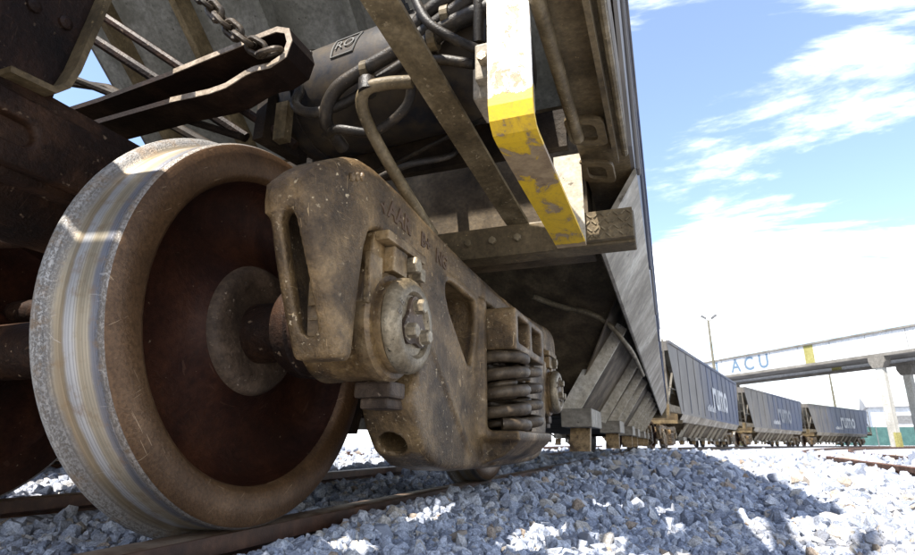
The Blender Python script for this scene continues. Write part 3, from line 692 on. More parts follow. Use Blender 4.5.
    # ---- brake beams, heads and shoes
    for s_ in (1, -1):
        bm = bmesh.new(); tube(bm, [(-.50, s_*.30, .36), (.50, s_*.30, .36)], .035, 10); tube(bm, [(-.50, s_*.31, .36), (0, s_*.14, .34), (.50, s_*.31, .36)], .025, 8)
        bk = obj('brake_beam', bm, 'rust_brown', root, True)
        for q in (1, -1):
            pts = []
            for k in range(9):
                a = R_(-24+48*k/8); pts.append((s_*(AX-.428*math.cos(a)), .419+.428*math.sin(a)-.03))
            for k in range(8, -1, -1):
                a = R_(-24+48*k/8); pts.append((s_*(AX-.475*math.cos(a)), .419+.475*math.sin(a)-.03))
            obj('brake_shoe', prism(bmesh.new(), pts, 'x', q*.535-.04, q*.535+.04), 'cast_dark', root)
    return root
bogie = make_bogie()
BG = 'freight bogies under the hopper wagons'
bogie.location = (*wp(0, 0, BOG[0]), 0)
tag(bogie, 'large rusty brown freight bogie filling the foreground, big wheel toward the viewer', 'bogie', BG)
names = {(0, 1): 'bogie under the far end of the nearest wagon', (1, 0): 'bogie under the near end of the second wagon', (1, 1): 'bogie under the far end of the second wagon', (2, 0): 'bogie under the near end of the third wagon', (2, 1): 'bogie under the far end of the third wagon', (3, 0): 'bogie under the near end of the last wagon', (3, 1): 'bogie under the far end of the last wagon'}
for (i, j), lb in names.items():
    b = copy_tree(bogie); b.location = (*wp(i, 0, BOG[j]), 0); b.rotation_euler = (0, 0, -R_(TRAIN[i][2])); tag(b, lb, 'bogie', BG)

# ---------------------------------------------------------------- hopper wagon (local: x across, y from the near end, z above rail)
HW, ZT, ZS = 1.39, 3.12, 1.05
def slope_y(z): return 3.85-(z-.35)/.87            # near end slope sheet
def make_wagon():
    root = empty('hopper_wagon')
    for s_ in (1, -1):
        # side sheet, cut along the slope of the ends
        e0, e1 = (1.55, .45) if s_ > 0 else (slope_y(ZS+.2), slope_y(ZT)); zb0 = ZS+.004 if s_ > 0 else ZS+.2
        pts = [(e0, zb0), (e1, ZT), (WL-e1, ZT), (WL-e0, zb0)]
        sh_ = obj('side_sheet', prism(bmesh.new(), pts, 'x', *sorted((s_*(HW-.012), s_*HW))), 'side_paint_blue', root)
        obj('top_rail', B(*sorted((s_*(HW-.07), s_*(HW+.035))), slope_y(ZT), WL-slope_y(ZT), ZT-.005, ZT+.10), 'side_paint_blue', root, bevel=.01)
        ribm = None
        for k in range(11):
            y = 1.9+k*(WL-3.8)/10; zb = ZS+.08 if s_ > 0 else max(ZS+.2, .35+(3.85-min(y, WL-y))*.87+.05)
            if ZT-.03-zb < .3: continue
            obj('side_rib', B(*sorted((s_*(HW+.001), s_*(HW+.016))), y-.03, y+.03, zb, ZT-.012), 'side_paint_blue', root, bevel=.006)
        # side sill: channel with an inner lip
        sl_ = obj('side_sill', prism(bmesh.new(), [(s_*a, b) for a, b in ((1.23, ZS), (1.378, ZS), (1.378, ZS+.205), (1.345, ZS+.205), (1.345, ZS+.012), (1.25, ZS+.012), (1.25, ZS+.06), (1.23, ZS+.06))], 'y', .02, WL-.02), 'sill_brown', root)
        # skirt under the sill along the hoppers
        obj('skirt', prism(bmesh.new(), [(s_*a, b) for a, b in ((1.392, ZS+.0), (1.384, ZS-.004), (1.243, .822), (1.250, .812), (1.262, .815), (1.394, ZS-.02))], 'y', 1.70, WL-1.70), 'skirt_grey', root)
        # hopper side slope below
        yb = slope_y(.36); yt = slope_y(.95)
        bm = bmesh.new()
        yt = slope_y(1.06)-.035; yb -= .035; q = [(s_*1.27, yt, 1.06), (s_*.80, yb, .36), (s_*.80, WL-yb, .36), (s_*1.27, WL-yt, 1.06)]
        t_ = .012*s_
        v = [bm.verts.new(p) for p in q]+[bm.verts.new((p[0]-t_, p[1], p[2]-.008)) for p in q]
        for f in ((0, 1, 2, 3), (7, 6, 5, 4), (0, 4, 5, 1), (1, 5, 6, 2), (2, 6, 7, 3), (3, 7, 4, 0)): bm.faces.new([v[i] for i in f])
        obj('hopper_side', bm, 'sheet_dirty', root)
        # light stiffening fins down the hopper slope
        ys = [3.55, 5.15, 6.05, 6.95, 8.7, 9.7, 10.9, 12.5]
        fm = None
        for k, y in enumerate(ys):
            if y > WL-3.4: break
            if fm is None or True:
                wd = .15
                pts = [(s_*1.13, .935), (s_*1.222, .862), (s_*.885, .340), (s_*.785, .385)]
                bm = prism(bmesh.new(), pts, 'y', -.011, .011)
                if fm is None:
                    o = obj('hopper_fin', bm, 'fin_light', root); fm = o.data
                else:
                    bm.free(); o = bpy.data.objects.new('hopper_fin', fm); COL.objects.link(o); o.parent = root
            o.location = (0, y, 0)
        # discharge gates under the hoppers
        gm = lm = None
        for y in (3.45, 5.5, 7.4, 8.65, 10.7, 12.6):
            if gm is None:
                gm = obj('gate_frame', B(*sorted((s_*.80, s_*.985)), -.02, .50, .265, .375), 'skirt_grey', root, bevel=.006); g = gm; gm = gm.data
                bm = prism(bmesh.new(), [(0.0, .262), (.055, .262), (-.015, .125), (-.075, .125)], 'x', *sorted((s_*.845, s_*.965)))
                g2 = obj('gate_plate', bm, 'cast_frame', root); lm = g2.data
            else:
                g = bpy.data.objects.new('gate_frame', gm); COL.objects.link(g); g.parent = root
                g2 = bpy.data.objects.new('gate_plate', lm); COL.objects.link(g2); g2.parent = root
            g.location = (0, y, 0); g2.location = (0, y+.04, 0)
            lk = bmesh.new(); tube(lk, [(s_*.84, y+.5, .30), (s_*.86, y+.72, .36), (s_*.83, y+1.15, .30)], .018, 8); box(lk, *sorted((s_*.82, s_*.86)), y+.70, y+.76, .18, .40)
            obj('gate_lever', lk, 'cast_dark', root)
        # corner post and ladder at each end
        for e_ in (0, 1):
            Y = (lambda a: WL-a) if e_ else (lambda a: a)
            def yy(a, b): return sorted((Y(a), Y(b)))
            obj('corner_post', B(*sorted((s_*1.325, s_*1.375)), *yy(.07, .115), ZS+.205, ZT+.05), 'deck_steel', root, bevel=.005)
            bm = bmesh.new(); tube(bm, [(s_*1.345, Y(.13), ZS+.3), (s_*1.345, Y(2.6), ZS+.24)], .012, 6)
            obj('grab_rail', tube(bmesh.new(), [(s_*1.36, Y(.12), 1.75), (s_*1.36, Y(slope_y(1.75)), 1.75)], .012, 6), 'deck_steel', root)
            bm.free()
            for k in range(4):
                obj('ladder_rung', tube(bmesh.new(), [(s_*1.34, Y(.12), 1.45+k*.42), (s_*.80, Y(.12), 1.45+k*.42)], .011, 6), 'deck_steel', root)
            obj('ladder_stile', B(*sorted((s_*.78, s_*.81)), *yy(.10, .14), ZS+.2, ZT), 'deck_steel', root)
            # diagonal strut from the sill end up to the slope sheet
            st = bmesh.new(); strip(st, [(s_*1.33, Y(.14), ZS+.25), (s_*1.33, Y(slope_y(2.55)), 2.55)], (.06, 0, 0), .012); obj('end_strut', st, 'deck_steel', root)
    for e_ in (0, 1):
        Y = (lambda a: WL-a) if e_ else (lambda a: a)
        def yy(a, b): return sorted((Y(a), Y(b)))
        # sloping end sheet, its stiffeners on the underside
        n = Vector((0, .87, 1)).normalized() if not e_ else Vector((0, -.87, 1)).normalized()
        a, b_ = Vector((0, Y(slope_y(.36)), .36)), Vector((0, Y(slope_y(ZT)), ZT))
        hi = 1.376; za = 1.06; zm = 1.72
        a2 = Vector((0, Y(slope_y(za)), za)); am = Vector((0, Y(slope_y(zm)), zm))
        for nm, mt_, pl in (('slope_sheet', 'sheet_grey', [(b_, -hi), (am, -hi), (am, hi), (b_, hi)]), ('hopper_end', 'sheet_dirty', [(am, -hi), (a2, -hi), (a2, -1.27), (a, -.80), (a, .80), (a2, 1.27), (a2, hi), (am, hi)])):
            bm = bmesh.new(); v = [[bm.verts.new(p+n*off+Vector((xx, 0, 0))) for p, xx in pl] for off in (0, .012)]; m_ = len(pl)
            bm.faces.new(v[0]); bm.faces.new(v[1][::-1])
            for i in range(m_): bm.faces.new((v[0][i], v[1][i], v[1][(i+1) % m_], v[0][(i+1) % m_]))
            obj(nm, bm, mt_, root)
        d = (b_-a2)
        for xx in (-1.12, -.66, -.22, .22, .66, 1.12):
            bm = bmesh.new(); p0 = am; p1 = a2+d*.985; wv = Vector((.018, 0, 0)); dn = -n*.11
            q = [p0+wv, p0-wv, p1-wv, p1+wv]; vv = [bm.verts.new(p+Vector((xx, 0, 0))-n*.001) for p in q]+[bm.verts.new(p+Vector((xx, 0, 0))+dn) for p in q]
            for f in ((0, 1, 2, 3), (7, 6, 5, 4), (0, 4, 5, 1), (1, 5, 6, 2), (2, 6, 7, 3), (3, 7, 4, 0)): bm.faces.new([vv[i] for i in f])
            obj('slope_stiffener', bm, 'sill_brown' if abs(xx) > .5 else 'sheet_grey', root)
        # end cap plate at the top, end sill and platform
        obj('end_sheet', B(-1.376, 1.376, *yy(slope_y(ZT)-.02, slope_y(ZT)-.003), ZT-.22, ZT+.08), 'side_paint_blue', root)
        obj('end_sill', B(-1.37, 1.37, *yy(.0, .09), ZS-.12, ZS+.20), 'sill_brown', root, bevel=.006)
        [obj('shade_platform', B(p0_, p1_, *yy(.092, .40), ZS+.21, ZS+.235), 'deck_steel', root) for p0_, p1_ in ((-1.34, .22), (.58, 1.34))]  # unseen deck, laid out for the shade it throws on the gravel
        obj('shade_platform', B(.222, .578, *yy(.092, .225), ZS+.21, ZS+.235), 'deck_steel', root)  # narrow piece beside the gap that lets sun onto the wheel tread
        # body bolster above the bogie
        bm = bmesh.new(); box(bm, -1.375, 1.375, *yy(1.60, 1.69), .760, .866); obj('body_bolster', bm, 'sill_brown', root, bevel=.006)
        obj('bolster_web', B(-1.22, 1.22, *yy(1.78, 1.95), .82, 1.30), 'sheet_dirty', root)
        # draft box and coupler head
        bm = bmesh.new(); box(bm, -.17, .17, *yy(-.02, 1.6), .70, .93); obj('draft_sill', bm, 'rust_brown', root, bevel=.02)
        bm = bmesh.new(); tube(bm, [(0, Y(.0), .86), (0, Y(-.35), .86)], .075, 10); box(bm, -.15, .15, *yy(-.60, -.33), .72, 1.0); obj('coupler', bm, 'rust_brown', root, bevel=.03)
    obj('centre_sill', B(-.16, .16, 1.96, WL-1.96, .72, 1.06), 'cast_dark', root)
    obj('hopper_floor', B(-.80, .80, slope_y(.36)-.03, WL-slope_y(.36)+.03, .350, .362), 'cast_dark', root)
    obj('roof', prism(bmesh.new(), [(-1.376, ZT+.02), (-.9, ZT+.085), (.9, ZT+.085), (1.376, ZT+.02), (1.376, ZT+.005), (-1.376, ZT+.005)], 'y', slope_y(ZT), WL-slope_y(ZT)), 'sheet_grey', root)
    # side lettering
    for s_ in (1,):
        M = facing_x((HW+.030, 9.6, 2.05))
        tx = text('lettering', 'rumo', 1.75, M, 'white_lettering', root, extrude=.002, offset=.035)
        for k in range(9):
            obj('stencil_mark', B(HW+.0305, HW+.0325, 6.2+k*.2+.03*(k % 3), 6.2+k*.2+.11+.03*(k % 3), 1.36, 1.52+.05*((k*7) % 3)), 'white_lettering', root)
    return root
wagon = make_wagon()
WG = 'hopper wagons of the train'
wl = ['huge blue hopper wagon seen from underneath, towering over the foreground', 'second hopper wagon, grey with dust at its near half and blue beyond', 'third hopper wagon, dark dusty blue with faint lettering', 'last and farthest blue hopper wagon with white lettering']
for i in (1, 2, 3):
    c = copy_tree(wagon); X, Y, h = TRAIN[i]; c.location = (X, Y, 0); c.rotation_euler = (0, 0, -R_(h)); tag(c, wl[i], 'wagon', WG)
    if i == 2:
        for ch in c.children:
            if ch.name.startswith('lettering'):
                ch.data = ch.data.copy(); ch.data.materials[0] = MATS['faded_lettering']
wagon.location = (TRAIN[0][0], TRAIN[0][1], 0); tag(wagon, wl[0], 'wagon', WG)

# ---------------------------------------------------------------- fittings under the near end of the nearest wagon (surveyed in world space, parts of that wagon)
OFF = Matrix.Translation((.6, .95, 0))
def part(name, bm, mat, parent=None, **k):
    bmesh.ops.transform(bm, matrix=OFF, verts=bm.verts); return obj(name, bm, mat, parent or wagon, **k)
# painted U-shaped safety strap
bm = strip(bmesh.new(), [(.589, -.110, 1.62), (.589, -.110, .80), (.589, -.104, .775), (.589, -.085, .760), (.589, -.06, .757), (.589, .602, .757)], (.088, 0, 0), .010)
stp = part('painted_strap', bm, 'strap_paint'); stp['label'] = 'U-shaped steel strap with flaking white and yellow paint'
part('strap_leg', B(.546, .632, .604, .614, .752, 1.06), 'fin_light', stp)
part('sticker', prism(bmesh.new(), [(.558, .195), (.585, .18), (.612, .20), (.606, .262), (.596, .275), (.585, .235), (.578, .27), (.562, .265)], 'z', .7535, .7562), 'sticker', stp)
part('strap_rod', tube(bmesh.new(), [(.650, -.55, 1.025), (.648, .44, 1.018)], .017, 10), 'brace_steel', smooth=True)
# flat brace running back to the bolster
bm = strip(bmesh.new(), [(.345, -.33, 1.30), (.346, -.32, 1.07), (.352, -.26, 1.035), (.405, .60, .885), (.41, .652, .876)], (.072, 0, 0), .012); part('brace', bm, 'brace_steel')
bm = strip(bmesh.new(), [(.385, -.62, 1.097), (.392, -.26, 1.047), (.445, .60, .897)], (.008, 0, 0), .05); bm.free()
# side sill brackets with oblong holes
for y0 in (.16, .42):
    c = outline_solid(rounded([(-.075, -.055), (.075, -.055), (.075, .055), (-.075, .055)], .03), [rounded([(-.045, -.03), (.045, -.03), (.045, .03), (-.045, .03)], .024)], .012, .002)
    bmesh.ops.transform(c, matrix=Matrix.Translation((.675, y0+.25, 1.02)) @ Matrix.Rotation(R_(90), 4, 'Z') @ Matrix.Rotation(R_(12), 4, 'X'), verts=c.verts); part('sill_bracket', c, 'sill_brown')
part('sill_angle', prism(bmesh.new(), [(.735, 1.0), (.748, 1.0), (.748, 1.047), (.735, 1.047)], 'y', -.9, .60), 'sill_brown')
part('sill_conduit', tube(bmesh.new(), [(.768, -.9, 1.03), (.768, .60, 1.03)], .010, 8), 'brace_steel', smooth=True)
# tread plate with raised pattern at the end of the bolster
tp = part('tread_plate', B(.625, .772, .618, .648, .768, .860), 'sill_brown')
pm = None
for r in range(4):
    for c_ in range(7):
        d = bmesh.new(); M = Matrix.Translation((.638+c_*.020+(r % 2)*.006, .6165, .780+r*.022)) @ Matrix.Rotation(R_(45 if (r+c_) % 2 else -45), 4, 'Y'); box(d, -.0085, .0085, -.0018, .0018, -.0022, .0022, M); part('tread_bar', d, 'brace_steel', tp)
# air reservoir
t0, t1 = Vector((-.19, .33, 1.225)), Vector((.49, .222, 1.197)); ax = (t1-t0).normalized(); ln = (t1-t0).length; rr = .172
bm = lathe(bmesh.new(), [(-.062, .03), (-.058, .08), (-.045, .125), (-.02, .158), (.0, .170), (.012, rr), (ln*.5, rr), (ln, rr), (ln+.04, .14), (ln+.055, .05)], 56)
q = ax.to_track_quat('X', 'Z').to_matrix().to_4x4(); TM = Matrix.Translation(t0) @ q
bmesh.ops.transform(bm, matrix=TM, verts=bm.verts); tank = part('air_reservoir', bm, 'tank_black', smooth=True, sharp=50); tank['label'] = 'black cylindrical air reservoir slung under the slope sheet'
for s0 in (.035, .50):
    bm = lathe(bmesh.new(), [(s0, rr+.001), (s0, rr+.007), (s0+.035, rr+.007), (s0+.035, rr+.001)], 48, closed=False); bmesh.ops.transform(bm, matrix=TM, verts=bm.verts); part('tank_band', bm, 'tank_black', tank, smooth=True)
bm = B(-.03, .012, -.20, -.02, -.20, .0, M=TM); part('tank_bracket', bm, 'cast_dark', tank)
bm = B(.2, .24, .0, .5, .15, .19, M=TM); part('tank_bracket', bm, 'cast_dark', tank)
def on_tank(s, ang, lift=0.0):          # point on the shell: s along, ang from facing viewer (-Y) upward
    return TM @ Vector((s, -(rr+lift)*math.cos(R_(ang)), (rr+lift)*math.sin(R_(ang))))
# stencilled plate mark on the shell: outlined trapezium with two characters
def shell_strip(pts, w_):
    bm = bmesh.new()
    P = [on_tank(s, a, .002) for s, a in pts]
    tube(bm, P, w_, 6); return bm
mk = [(.215, 32), (.222, 5), (.30, 5), (.31, 32)]
dens = []
for (a, b) in zip(mk, mk[1:]+mk[:1]):
    for k in range(6): dens.append((a[0]+(b[0]-a[0])*k/6, a[1]+(b[1]-a[1])*k/6))
dens.append(mk[0]); part('plate_outline', shell_strip(dens, .0028), 'plate_mark', tank)
cM = TM @ Matrix.Translation((.262, -(rr+.003)*math.cos(R_(19)), (rr+.003)*math.sin(R_(19)))) @ Matrix.Rotation(R_(90-19), 4, 'X')
me = text_mesh('RO', .050, extrude=.001); me.transform(OFF @ cM); link('lettering', me, 'plate_mark', tank)
# bungs on the shell
for s0, a0 in ((.10, 22), (.44, 42)):
    p = on_tank(s0, a0, -.005); dq = (p-(TM @ Vector((s0, 0, 0)))).normalized().to_track_quat('X', 'Z').to_matrix().to_4x4()
    b = lathe(bmesh.new(), [(0, .030), (.012, .030), (.013, .021), (.032, .021), (.034, .015), (.05, .015)], 8); bmesh.ops.transform(b, matrix=Matrix.Translation(p) @ dq, verts=b.verts); part('tank_bung', b, 'hose_rubber', tank)
# hoses and pipes
def hose(pts, r, mat='hose_rubber', name='hose'): return part(name, tube(bmesh.new(), catmull(pts, 8), r, 10), mat, smooth=True)
p0 = on_tank(.10, 22, .045)
hose([p0, p0+Vector((-.055, -.01, -.01)), (-.105, .13, 1.17), (-.085, .10, 1.08), (-.01, .09, 1.035), (.10, .09, 1.05), (.20, .09, 1.10), (.32, .08, 1.14)], .0145)
hose([(.015, .20, .98), (.02, .10, 1.01), (.07, .06, 1.065), (.16, .05, 1.10), (.27, .04, 1.13), (.40, .02, 1.17), (.50, .0, 1.20)], .019)
hose([(.215, .40, .76), (.20, .24, .83), (.165, .13, .93), (.15, .07, 1.00), (.175, .04, 1.03), (.23, .04, 1.035), (.30, .05, 1.03)], .0165, 'brace_steel')
p1 = on_tank(.44, 42, .045)
hose([p1, p1+Vector((.05, -.04, .01)), (.36, .02, 1.28), (.42, -.01, 1.30), (.50, -.02, 1.29), (.56, -.02, 1.24)], .009)
hose([(.29, .04, 1.16), (.36, .02, 1.20), (.44, .01, 1.22), (.54, .0, 1.225)], .021)
hose([(.30, .05, 1.10), (.38, .03, 1.14), (.46, .02, 1.155), (.56, .01, 1.16)], .022)
hose([(-.3, .5, 1.03), (.05, .36, .985), (.25, .28, .985), (.45, .2, .99)], .006)
hose([(.175, .045, 1.06), (.18, .04, 1.02)], .024)
hose([(-.02, .16, 1.0), (.06, .10, .975), (.16, .12, .96), (.26, .10, 1.0), (.30, .06, 1.06), (.36, .04, 1.07), (.46, .05, 1.04)], .013)
hose([(.30, .03, 1.30), (.33, -.01, 1.22), (.37, -.02, 1.13), (.43, .0, 1.08), (.50, .04, 1.05)], .012)
hose([(.36, .10, 1.33), (.42, .04, 1.33), (.47, .0, 1.27), (.49, .0, 1.18), (.48, .03, 1.08)], .015)
hose([(-.10, .34, .92), (.05, .28, .90), (.18, .27, .93), (.28, .33, .97), (.30, .38, 1.02)], .010)
for px_, py_, pz_ in ((.27, .045, 1.13), (.40, .02, 1.17), (.36, .035, 1.125), (.165, .055, 1.10)):
    part('hose_clamp', lathe(bmesh.new(), [(-.010, .0265), (.010, .0265)], 14, 'x', c=(px_, py_, pz_)), 'brace_steel')
# distributing valve body behind the strap
bm = B(.460, .585, .04, .15, .935, 1.02); box(bm, .475, .57, .01, .045, .965, 1.06); vb = part('valve_body', bm, 'valve_white', bevel=.006)
part('valve_bolt', lathe(bmesh.new(), [(.0, .012), (.03, .012)], 6, 'y', c=(.50, -.018, 1.005)), 'bolt_steel', vb)
part('cross_bearer', B(-.42, .62, .40, .43, .98, 1.10), 'cast_dark')
# hairpin brake-lever guide with a pale strip along its edges, and its chain
yg = -.02
def HP(yf): 
    return [(-1.15, yf, 1.145), (-.72, yf, 1.160), (-.425, yf, 1.185), (-.13, yf, 1.222), (-.075, yf, 1.228), (-.045, yf, 1.215), (-.035, yf, 1.185), (-.045, yf, 1.150), (-.085, yf, 1.133), (-.135, yf, 1.135), (-.165, yf, 1.128), (-.225, yf, 1.105), (-.28, yf, 1.100), (-.42, yf, 1.105), (-.72, yf, 1.098), (-1.15, yf, 1.085)]
hp = part('lever_guide', strip(bmesh.new(), HP(yg+.05), (0, .10, 0), .016), 'hairpin_steel')
part('pale_edge', strip(bmesh.new(), HP(yg-.002)[2:-2], (0, .003, 0), .0162), 'pale_edge', hp)
ch = [Vector((-.42, -.10, 1.50)), Vector((-.30, -.08, 1.37)), Vector((-.20, -.06, 1.25)), Vector((-.10, -.035, 1.165)), Vector((-.055, -.03, 1.16))]
chain = bpy.data.objects.new('chain', None); COL.objects.link(chain); chain.parent = wagon; chain.location = (0, 0, 0)
cp = catmull(ch, 3)
seg = []; acc = 0
tot = sum((b-a).length for a, b in zip(cp, cp[1:])); nl = int(tot/.044)
def along(u):
    d = u*tot
    for a, b in zip(cp, cp[1:]):
        l_ = (b-a).length
        if d <= l_: return a+(b-a)*(d/l_), (b-a).normalized()
        d -= l_
    return cp[-1], (cp[-1]-cp[-2]).normalized()
for k in range(nl):
    p, d = along((k+.5)/nl); bm = bmesh.new(); lp_ = [(.018*math.cos(t)+(.014 if math.cos(t) > 0 else -.014), .018*math.sin(t), 0) for t in [2*math.pi*j/14 for j in range(15)]]
    tube(bm, lp_, .0082, 8, cap=False); M = Matrix.Translation(p) @ d.to_track_quat('X', 'Z').to_matrix().to_4x4() @ Matrix.Rotation(R_(90*(k % 2)+25), 4, 'X'); bmesh.ops.transform(bm, matrix=M, verts=bm.verts)
    part('chain_link', bm, 'chain_steel', chain, smooth=True)
# brake rods
part('brake_rod', tube(bmesh.new(), [(-.95, -.02, 1.52), (-.50, .16, 1.20), (-.36, .22, 1.10)], .017, 8), 'rust_brown', smooth=True)
part('brake_rod', tube(bmesh.new(), [(-.82, -.06, 1.52), (-.45, .06, 1.245), (-.15, .20, 1.02)], .014, 8), 'rust_brown', smooth=True)
part('brake_rod', tube(bmesh.new(), [(-1.95, .30, 1.80), (-1.2, .32, 1.55), (-.5, .30, 1.10)], .018, 8), 'cast_dark', smooth=True)
part('brake_rod', tube(bmesh.new(), [(-1.05, -.10, 1.36), (-.62, .06, 1.17), (-.30, .14, 1.045)], .012, 8), 'cast_dark', smooth=True)
for q_ in range(5):
    part('rivet', lathe(bmesh.new(), [(-.436, .017), (-.428, .016), (-.424, .008)], 10, 'x', c=(0, -.60+q_*.07, 1.08+.01*q_)), 'rust_brown')
for q_ in range(7):
    part('bolt', lathe(bmesh.new(), [(.634, .010), (.6355, .013), (.648, .013)], 6, 'y', c=(-.10+q_*.085, 0, .815)), 'brace_steel')
part('rod_fork', B(-.17, -.13, .12, .15, 1.0, 1.12), 'brace_steel')
# heavy castings round the draft gear
lugp = rounded([(-.95, .88), (-.36, .88), (-.305, .90), (-.30, .94), (-.285, 1.0), (-.262, 1.16), (-.245, 1.30), (-.24, 1.46), (-.95, 1.46)], .03)
bm = prism(bmesh.new(), lugp, 'x', -.74, -.435)
me = cast(bm, (), .009, 3); me.transform(OFF); dl = link('draft_lug', me, 'rust_brown', wagon, True)
part('lug_flange', strip(bmesh.new(), [(-.418, -.42, .905), (-.418, -.325, .915), (-.418, -.300, .945), (-.418, -.285, 1.0), (-.418, -.262, 1.16), (-.418, -.243, 1.30), (-.418, -.236, 1.46)], (.05, 0, 0), -.014), 'sill_brown', dl)
bm = bmesh.new(); box(bm, -.79, -.41, -.62, .30, .72, .88); tube(bm, [(-.60, -.62, .78), (-.60, .35, .78)], .155, 20); tube(bm, [(-1.4, -.30, .70), (.02, -.25, .66)], .0, 6) if False else None
me = cast(bm, (B(-.5, -.3, -.47, -.335, .775, .825),), .010, 3); me.transform(OFF); link('yoke_casting', me, 'rust_brown', wagon, True)
part('centre_plate', lathe(bmesh.new(), [(.69, .17), (.74, .17)], 24, 'z', c=(-.6, .825, 0)), 'cast_dark')
part('cross_pipe', tube(bmesh.new(), [(-1.7, -.22, .70), (-.9, -.2, .68), (-.15, -.05, .665)], .032, 10), 'rust_brown', smooth=True)
part('cross_pipe', tube(bmesh.new(), [(-1.7, .10, .56), (-.2, .12, .55)], .04, 10), 'rust_brown', smooth=True)
# hoses beyond the bolster: conduit on the hopper end
hose([(.15, 2.05, .98), (.30, 2.15, .93), (.45, 2.25, .90), (.545, 2.35, .84), (.60, 2.6, .78), (.625, 3.1, .77), (.63, 4.5, .78)], .016, 'brace_steel', 'conduit')
part('end_seam', prism(bmesh.new(), [(.10, .95), (.118, .95), (.10, .45), (.085, .45)], 'y', 2.36, 2.39), 'sheet_dirty')

# ---------------------------------------------------------------- conveyor gallery crossing over the yard
def gal():
    A = Vector((4.54, 64.3, 0)); Bv = Vector((17.97, 47.3, 0)); d = (Bv-A).normalized(); nrm = Vector((-d.y, d.x, 0))
    ang = math.atan2(d.y, d.x); root = empty('conveyor_gallery', A, ang)
    # local: x along to the right, y away from viewer
    x0, x1 = -45, 42; zb, zt = 6.75, 8.3
    obj('girder', B(x0, x1, 0, .35, zb, zt), 'warehouse_wall', root)
    obj('coping', B(x0, x1, -.12, .47, zt+.003, zt+.16), 'concrete_dark', root)
    obj('bottom_flange', B(x0, x1, -.15, .50, zb-.22, zb-.003), 'concrete_dark', root)
    obj('girder', B(x0, x1, 6.6, 6.95, zb, zt), 'warehouse_wall', root)
    obj('bottom_flange', B(x0, x1, 6.45, 7.1, zb-.22, zb-.003), 'concrete_dark', root)
    obj('deck', B(x0, x1, .36, 6.59, zb+.3, zb+.5), 'concrete_dark', root)
    for xx, xr in ((13.0, 10.1), (-6, -9), (31, 28)): obj('joint_panel', B(xx-.45, xx+.45, -.012, -.001, zb+.01, zt-.01), 'yellow_joint', root); obj('joint_panel', B(xr-.5, xr+.5, 6.585, 6.599, zb+.01, zt-.01), 'yellow_joint', root)
    for k in range(29): obj('panel_seam', B(x0+3*k-.02, x0+3*k+.02, -.010, -.002, zb+.02, zt-.02), 'concrete_dark', root)
    for s, xx in (('I', 2.3), ('A', 4.8), ('C', 6.45), ('U', 8.2)):
        M = Matrix.Translation((xx, -.004, (zb+zt)/2-.02)) @ Matrix.Rotation(R_(90), 4, 'X'); text('lettering', s, 1.75, M, 'gallery_lettering', root, extrude=.003, offset=.045)
    tag(root, 'long white overhead conveyor gallery with faded blue letters', 'gallery')
    return root, A, d, nrm
groot, GA, Gd, Gn = gal()
cl = ['slim concrete column under the near girder, nearest the last wagon', 'slim concrete column under the rear girder at the right edge', 'concrete column of the gallery behind the second wagon']
for k, (s0, off) in enumerate(((18.6, .17), (16.1, 6.75), (-2.8, 6.75))):
    p = GA+Gd*s0+Gn*off; c = empty('gallery_column', (p.x, p.y, -.3), math.atan2(Gd.y, Gd.x))
    bm = bmesh.new(); pr_ = rounded([(-.30, -.25), (.30, -.25), (.30, .25), (-.30, .25)], .08); prism(bm, pr_, 'z', 0, 6.1); obj('shaft', bm, 'concrete', c)
    obj('capital', prism(bmesh.new(), [(-.38, 6.0), (.38, 6.0), (.62, 6.45), (.62, 6.82), (-.62, 6.82), (-.62, 6.45)], 'y', -.32, .32), 'concrete_dark', c)
    obj('painted_band', B(.10, .304, -.254, .254, .25, 1.3), 'yellow_joint', c)
    tag(c, cl[k], 'column', 'gallery columns')
# ---------------------------------------------------------------- lamp posts
def lamp(x, y, h, label, heads, lean=0):
    r = empty('lamp_post', (x, y, -.1))
    obj('pole', lathe(bmesh.new(), [(0, .16), (h*.5, .13), (h, .09)], 12, 'z'), 'pole_paint', r, True)
    arm = bmesh.new(); tube(arm, [(-.9*heads[0], 0, h+.25), (0, 0, h-.15), (.9*heads[1], 0, h+.2)], .06, 8); obj('arm', arm, 'lamp_metal', r)
    for s_, k in ((-1, heads[0]), (1, heads[1])):
        if not k: continue
        b = B(-.26, .26, -.18, .18, -.09, .09, M=Matrix.Translation((s_*1.0*k, -.1, h+.28)) @ Matrix.Rotation(R_(-35*s_), 4, 'Y') @ Matrix.Rotation(R_(20), 4, 'X')); hd = obj('lamp_head', b, 'lamp_metal', r, bevel=.03)
        b = B(-.21, .21, -.14, .14, -.104, -.092, M=Matrix.Translation((s_*1.0*k, -.1, h+.28)) @ Matrix.Rotation(R_(-35*s_), 4, 'Y') @ Matrix.Rotation(R_(20), 4, 'X')); obj('lens', b, 'lens_glass', hd)
    tag(r, label, 'lamp post', 'floodlight posts'); return r
lamp(4.95, 52.9, 10.9, 'tall floodlight post rising above the second wagon', (.35, .5))
lamp(17.44, 69.45, 7.9, 'shorter floodlight post behind the last wagon under the gallery', (.55, .4))
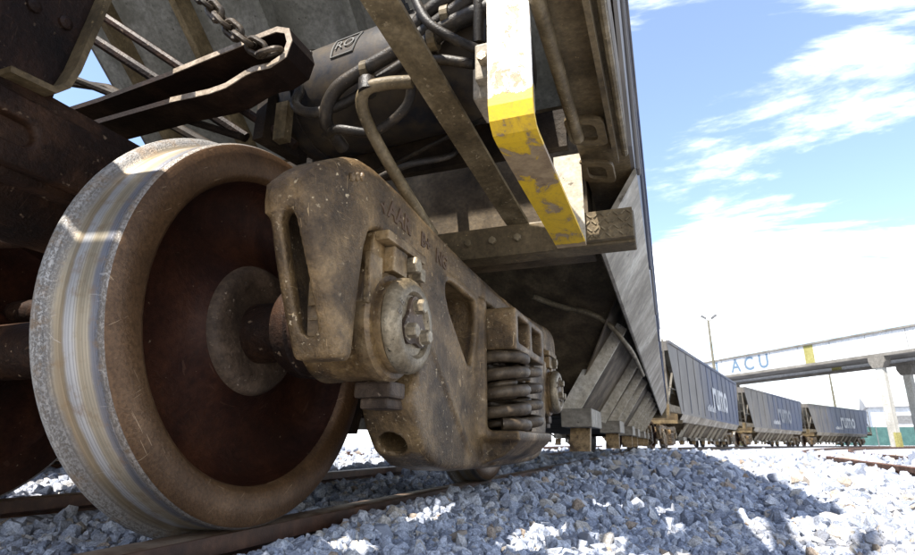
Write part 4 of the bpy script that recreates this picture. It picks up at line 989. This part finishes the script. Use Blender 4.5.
# ---------------------------------------------------------------- background fence and buildings at the right edge
fr = empty('yard_fence', (22, 92, -.1), 0)
for k in range(16):
    obj('panel', B(k*2.5+.05, k*2.5+2.45, 0, .06, .1, 2.5), 'fence_teal', fr); obj('post', B(k*2.5-.05, k*2.5+.05, -.04, .10, 0, 2.7), 'lamp_metal', fr)
tag(fr, 'teal green panel fence far off at the right edge', 'fence')
wh = empty('warehouse', (34, 118, -.1), R_(-12))
obj('wall', B(0, 46, 0, 24, 0, 6.5), 'warehouse_wall', wh)
obj('roof', prism(bmesh.new(), [(-.6, 6.503), (24.6, 6.503), (12, 9.0)], 'x', -.5, 46.5), 'warehouse_roof', wh)
for k in range(7): 
    wd = obj('window', B(3+k*6, 6.5+k*6, -.06, -.004, 3.6, 5.0), 'lamp_metal', wh)
tag(wh, 'pale low warehouse with grey roof behind the teal fence', 'building')

# ---------------------------------------------------------------- low gondola wagon and track added at the left to darken the view there
gw = empty('added_gondola', (-4.2, -11.2, 0)); GL = 14.4
for s_ in (1, -1):
    obj('side_wall', B(*sorted((s_*1.27, s_*1.30)), 0, GL, 1.0, 2.2), 'rust_brown', gw)
    for k in range(13): obj('side_post', B(*sorted((s_*1.302, s_*1.36)), .15+k*(GL-.4)/12-.05, .15+k*(GL-.4)/12+.05, .98, 2.18), 'rust_brown', gw)
    obj('top_rail', B(*sorted((s_*1.25, s_*1.36)), 0, GL, 2.203, 2.29), 'rust_brown', gw)
for y0 in (0, GL-.03): obj('end_wall', B(-1.268, 1.268, y0, y0+.03, 1.0, 2.2), 'rust_brown', gw)
obj('floor', B(-1.26, 1.26, .035, GL-.035, .95, 1.03), 'cast_dark', gw); obj('centre_sill', B(-.2, .2, .1, GL-.1, .68, .945), 'cast_dark', gw)
tag(gw, 'low rusty gondola wagon added on the next track to darken the view past the front wheel', 'wagon')
for yy, lb in ((GL-1.8, 'bogie of the added low gondola wagon, behind the front wheel'),):
    b = copy_tree(bogie); b.location = (-4.2, -11.2+yy, 0); b.rotation_euler = (0, 0, 0); tag(b, lb, 'bogie')
gp = [Vector((-4.2, -14, 0)), Vector((-4.2, 0, 0)), Vector((-4.2, 14, 0)), Vector((-4.2, 40, 0))]
tag(obj('rail', sweep_rail(gp, .532), 'rail_rust', smooth=True, sharp=30), 'near rail of the added track carrying the low gondola wagon', 'rail', 'rails of the added gondola track')
tag(obj('rail', sweep_rail(gp, -.532), 'rail_rust', smooth=True, sharp=30), 'far rail of the added track carrying the low gondola wagon', 'rail', 'rails of the added gondola track')
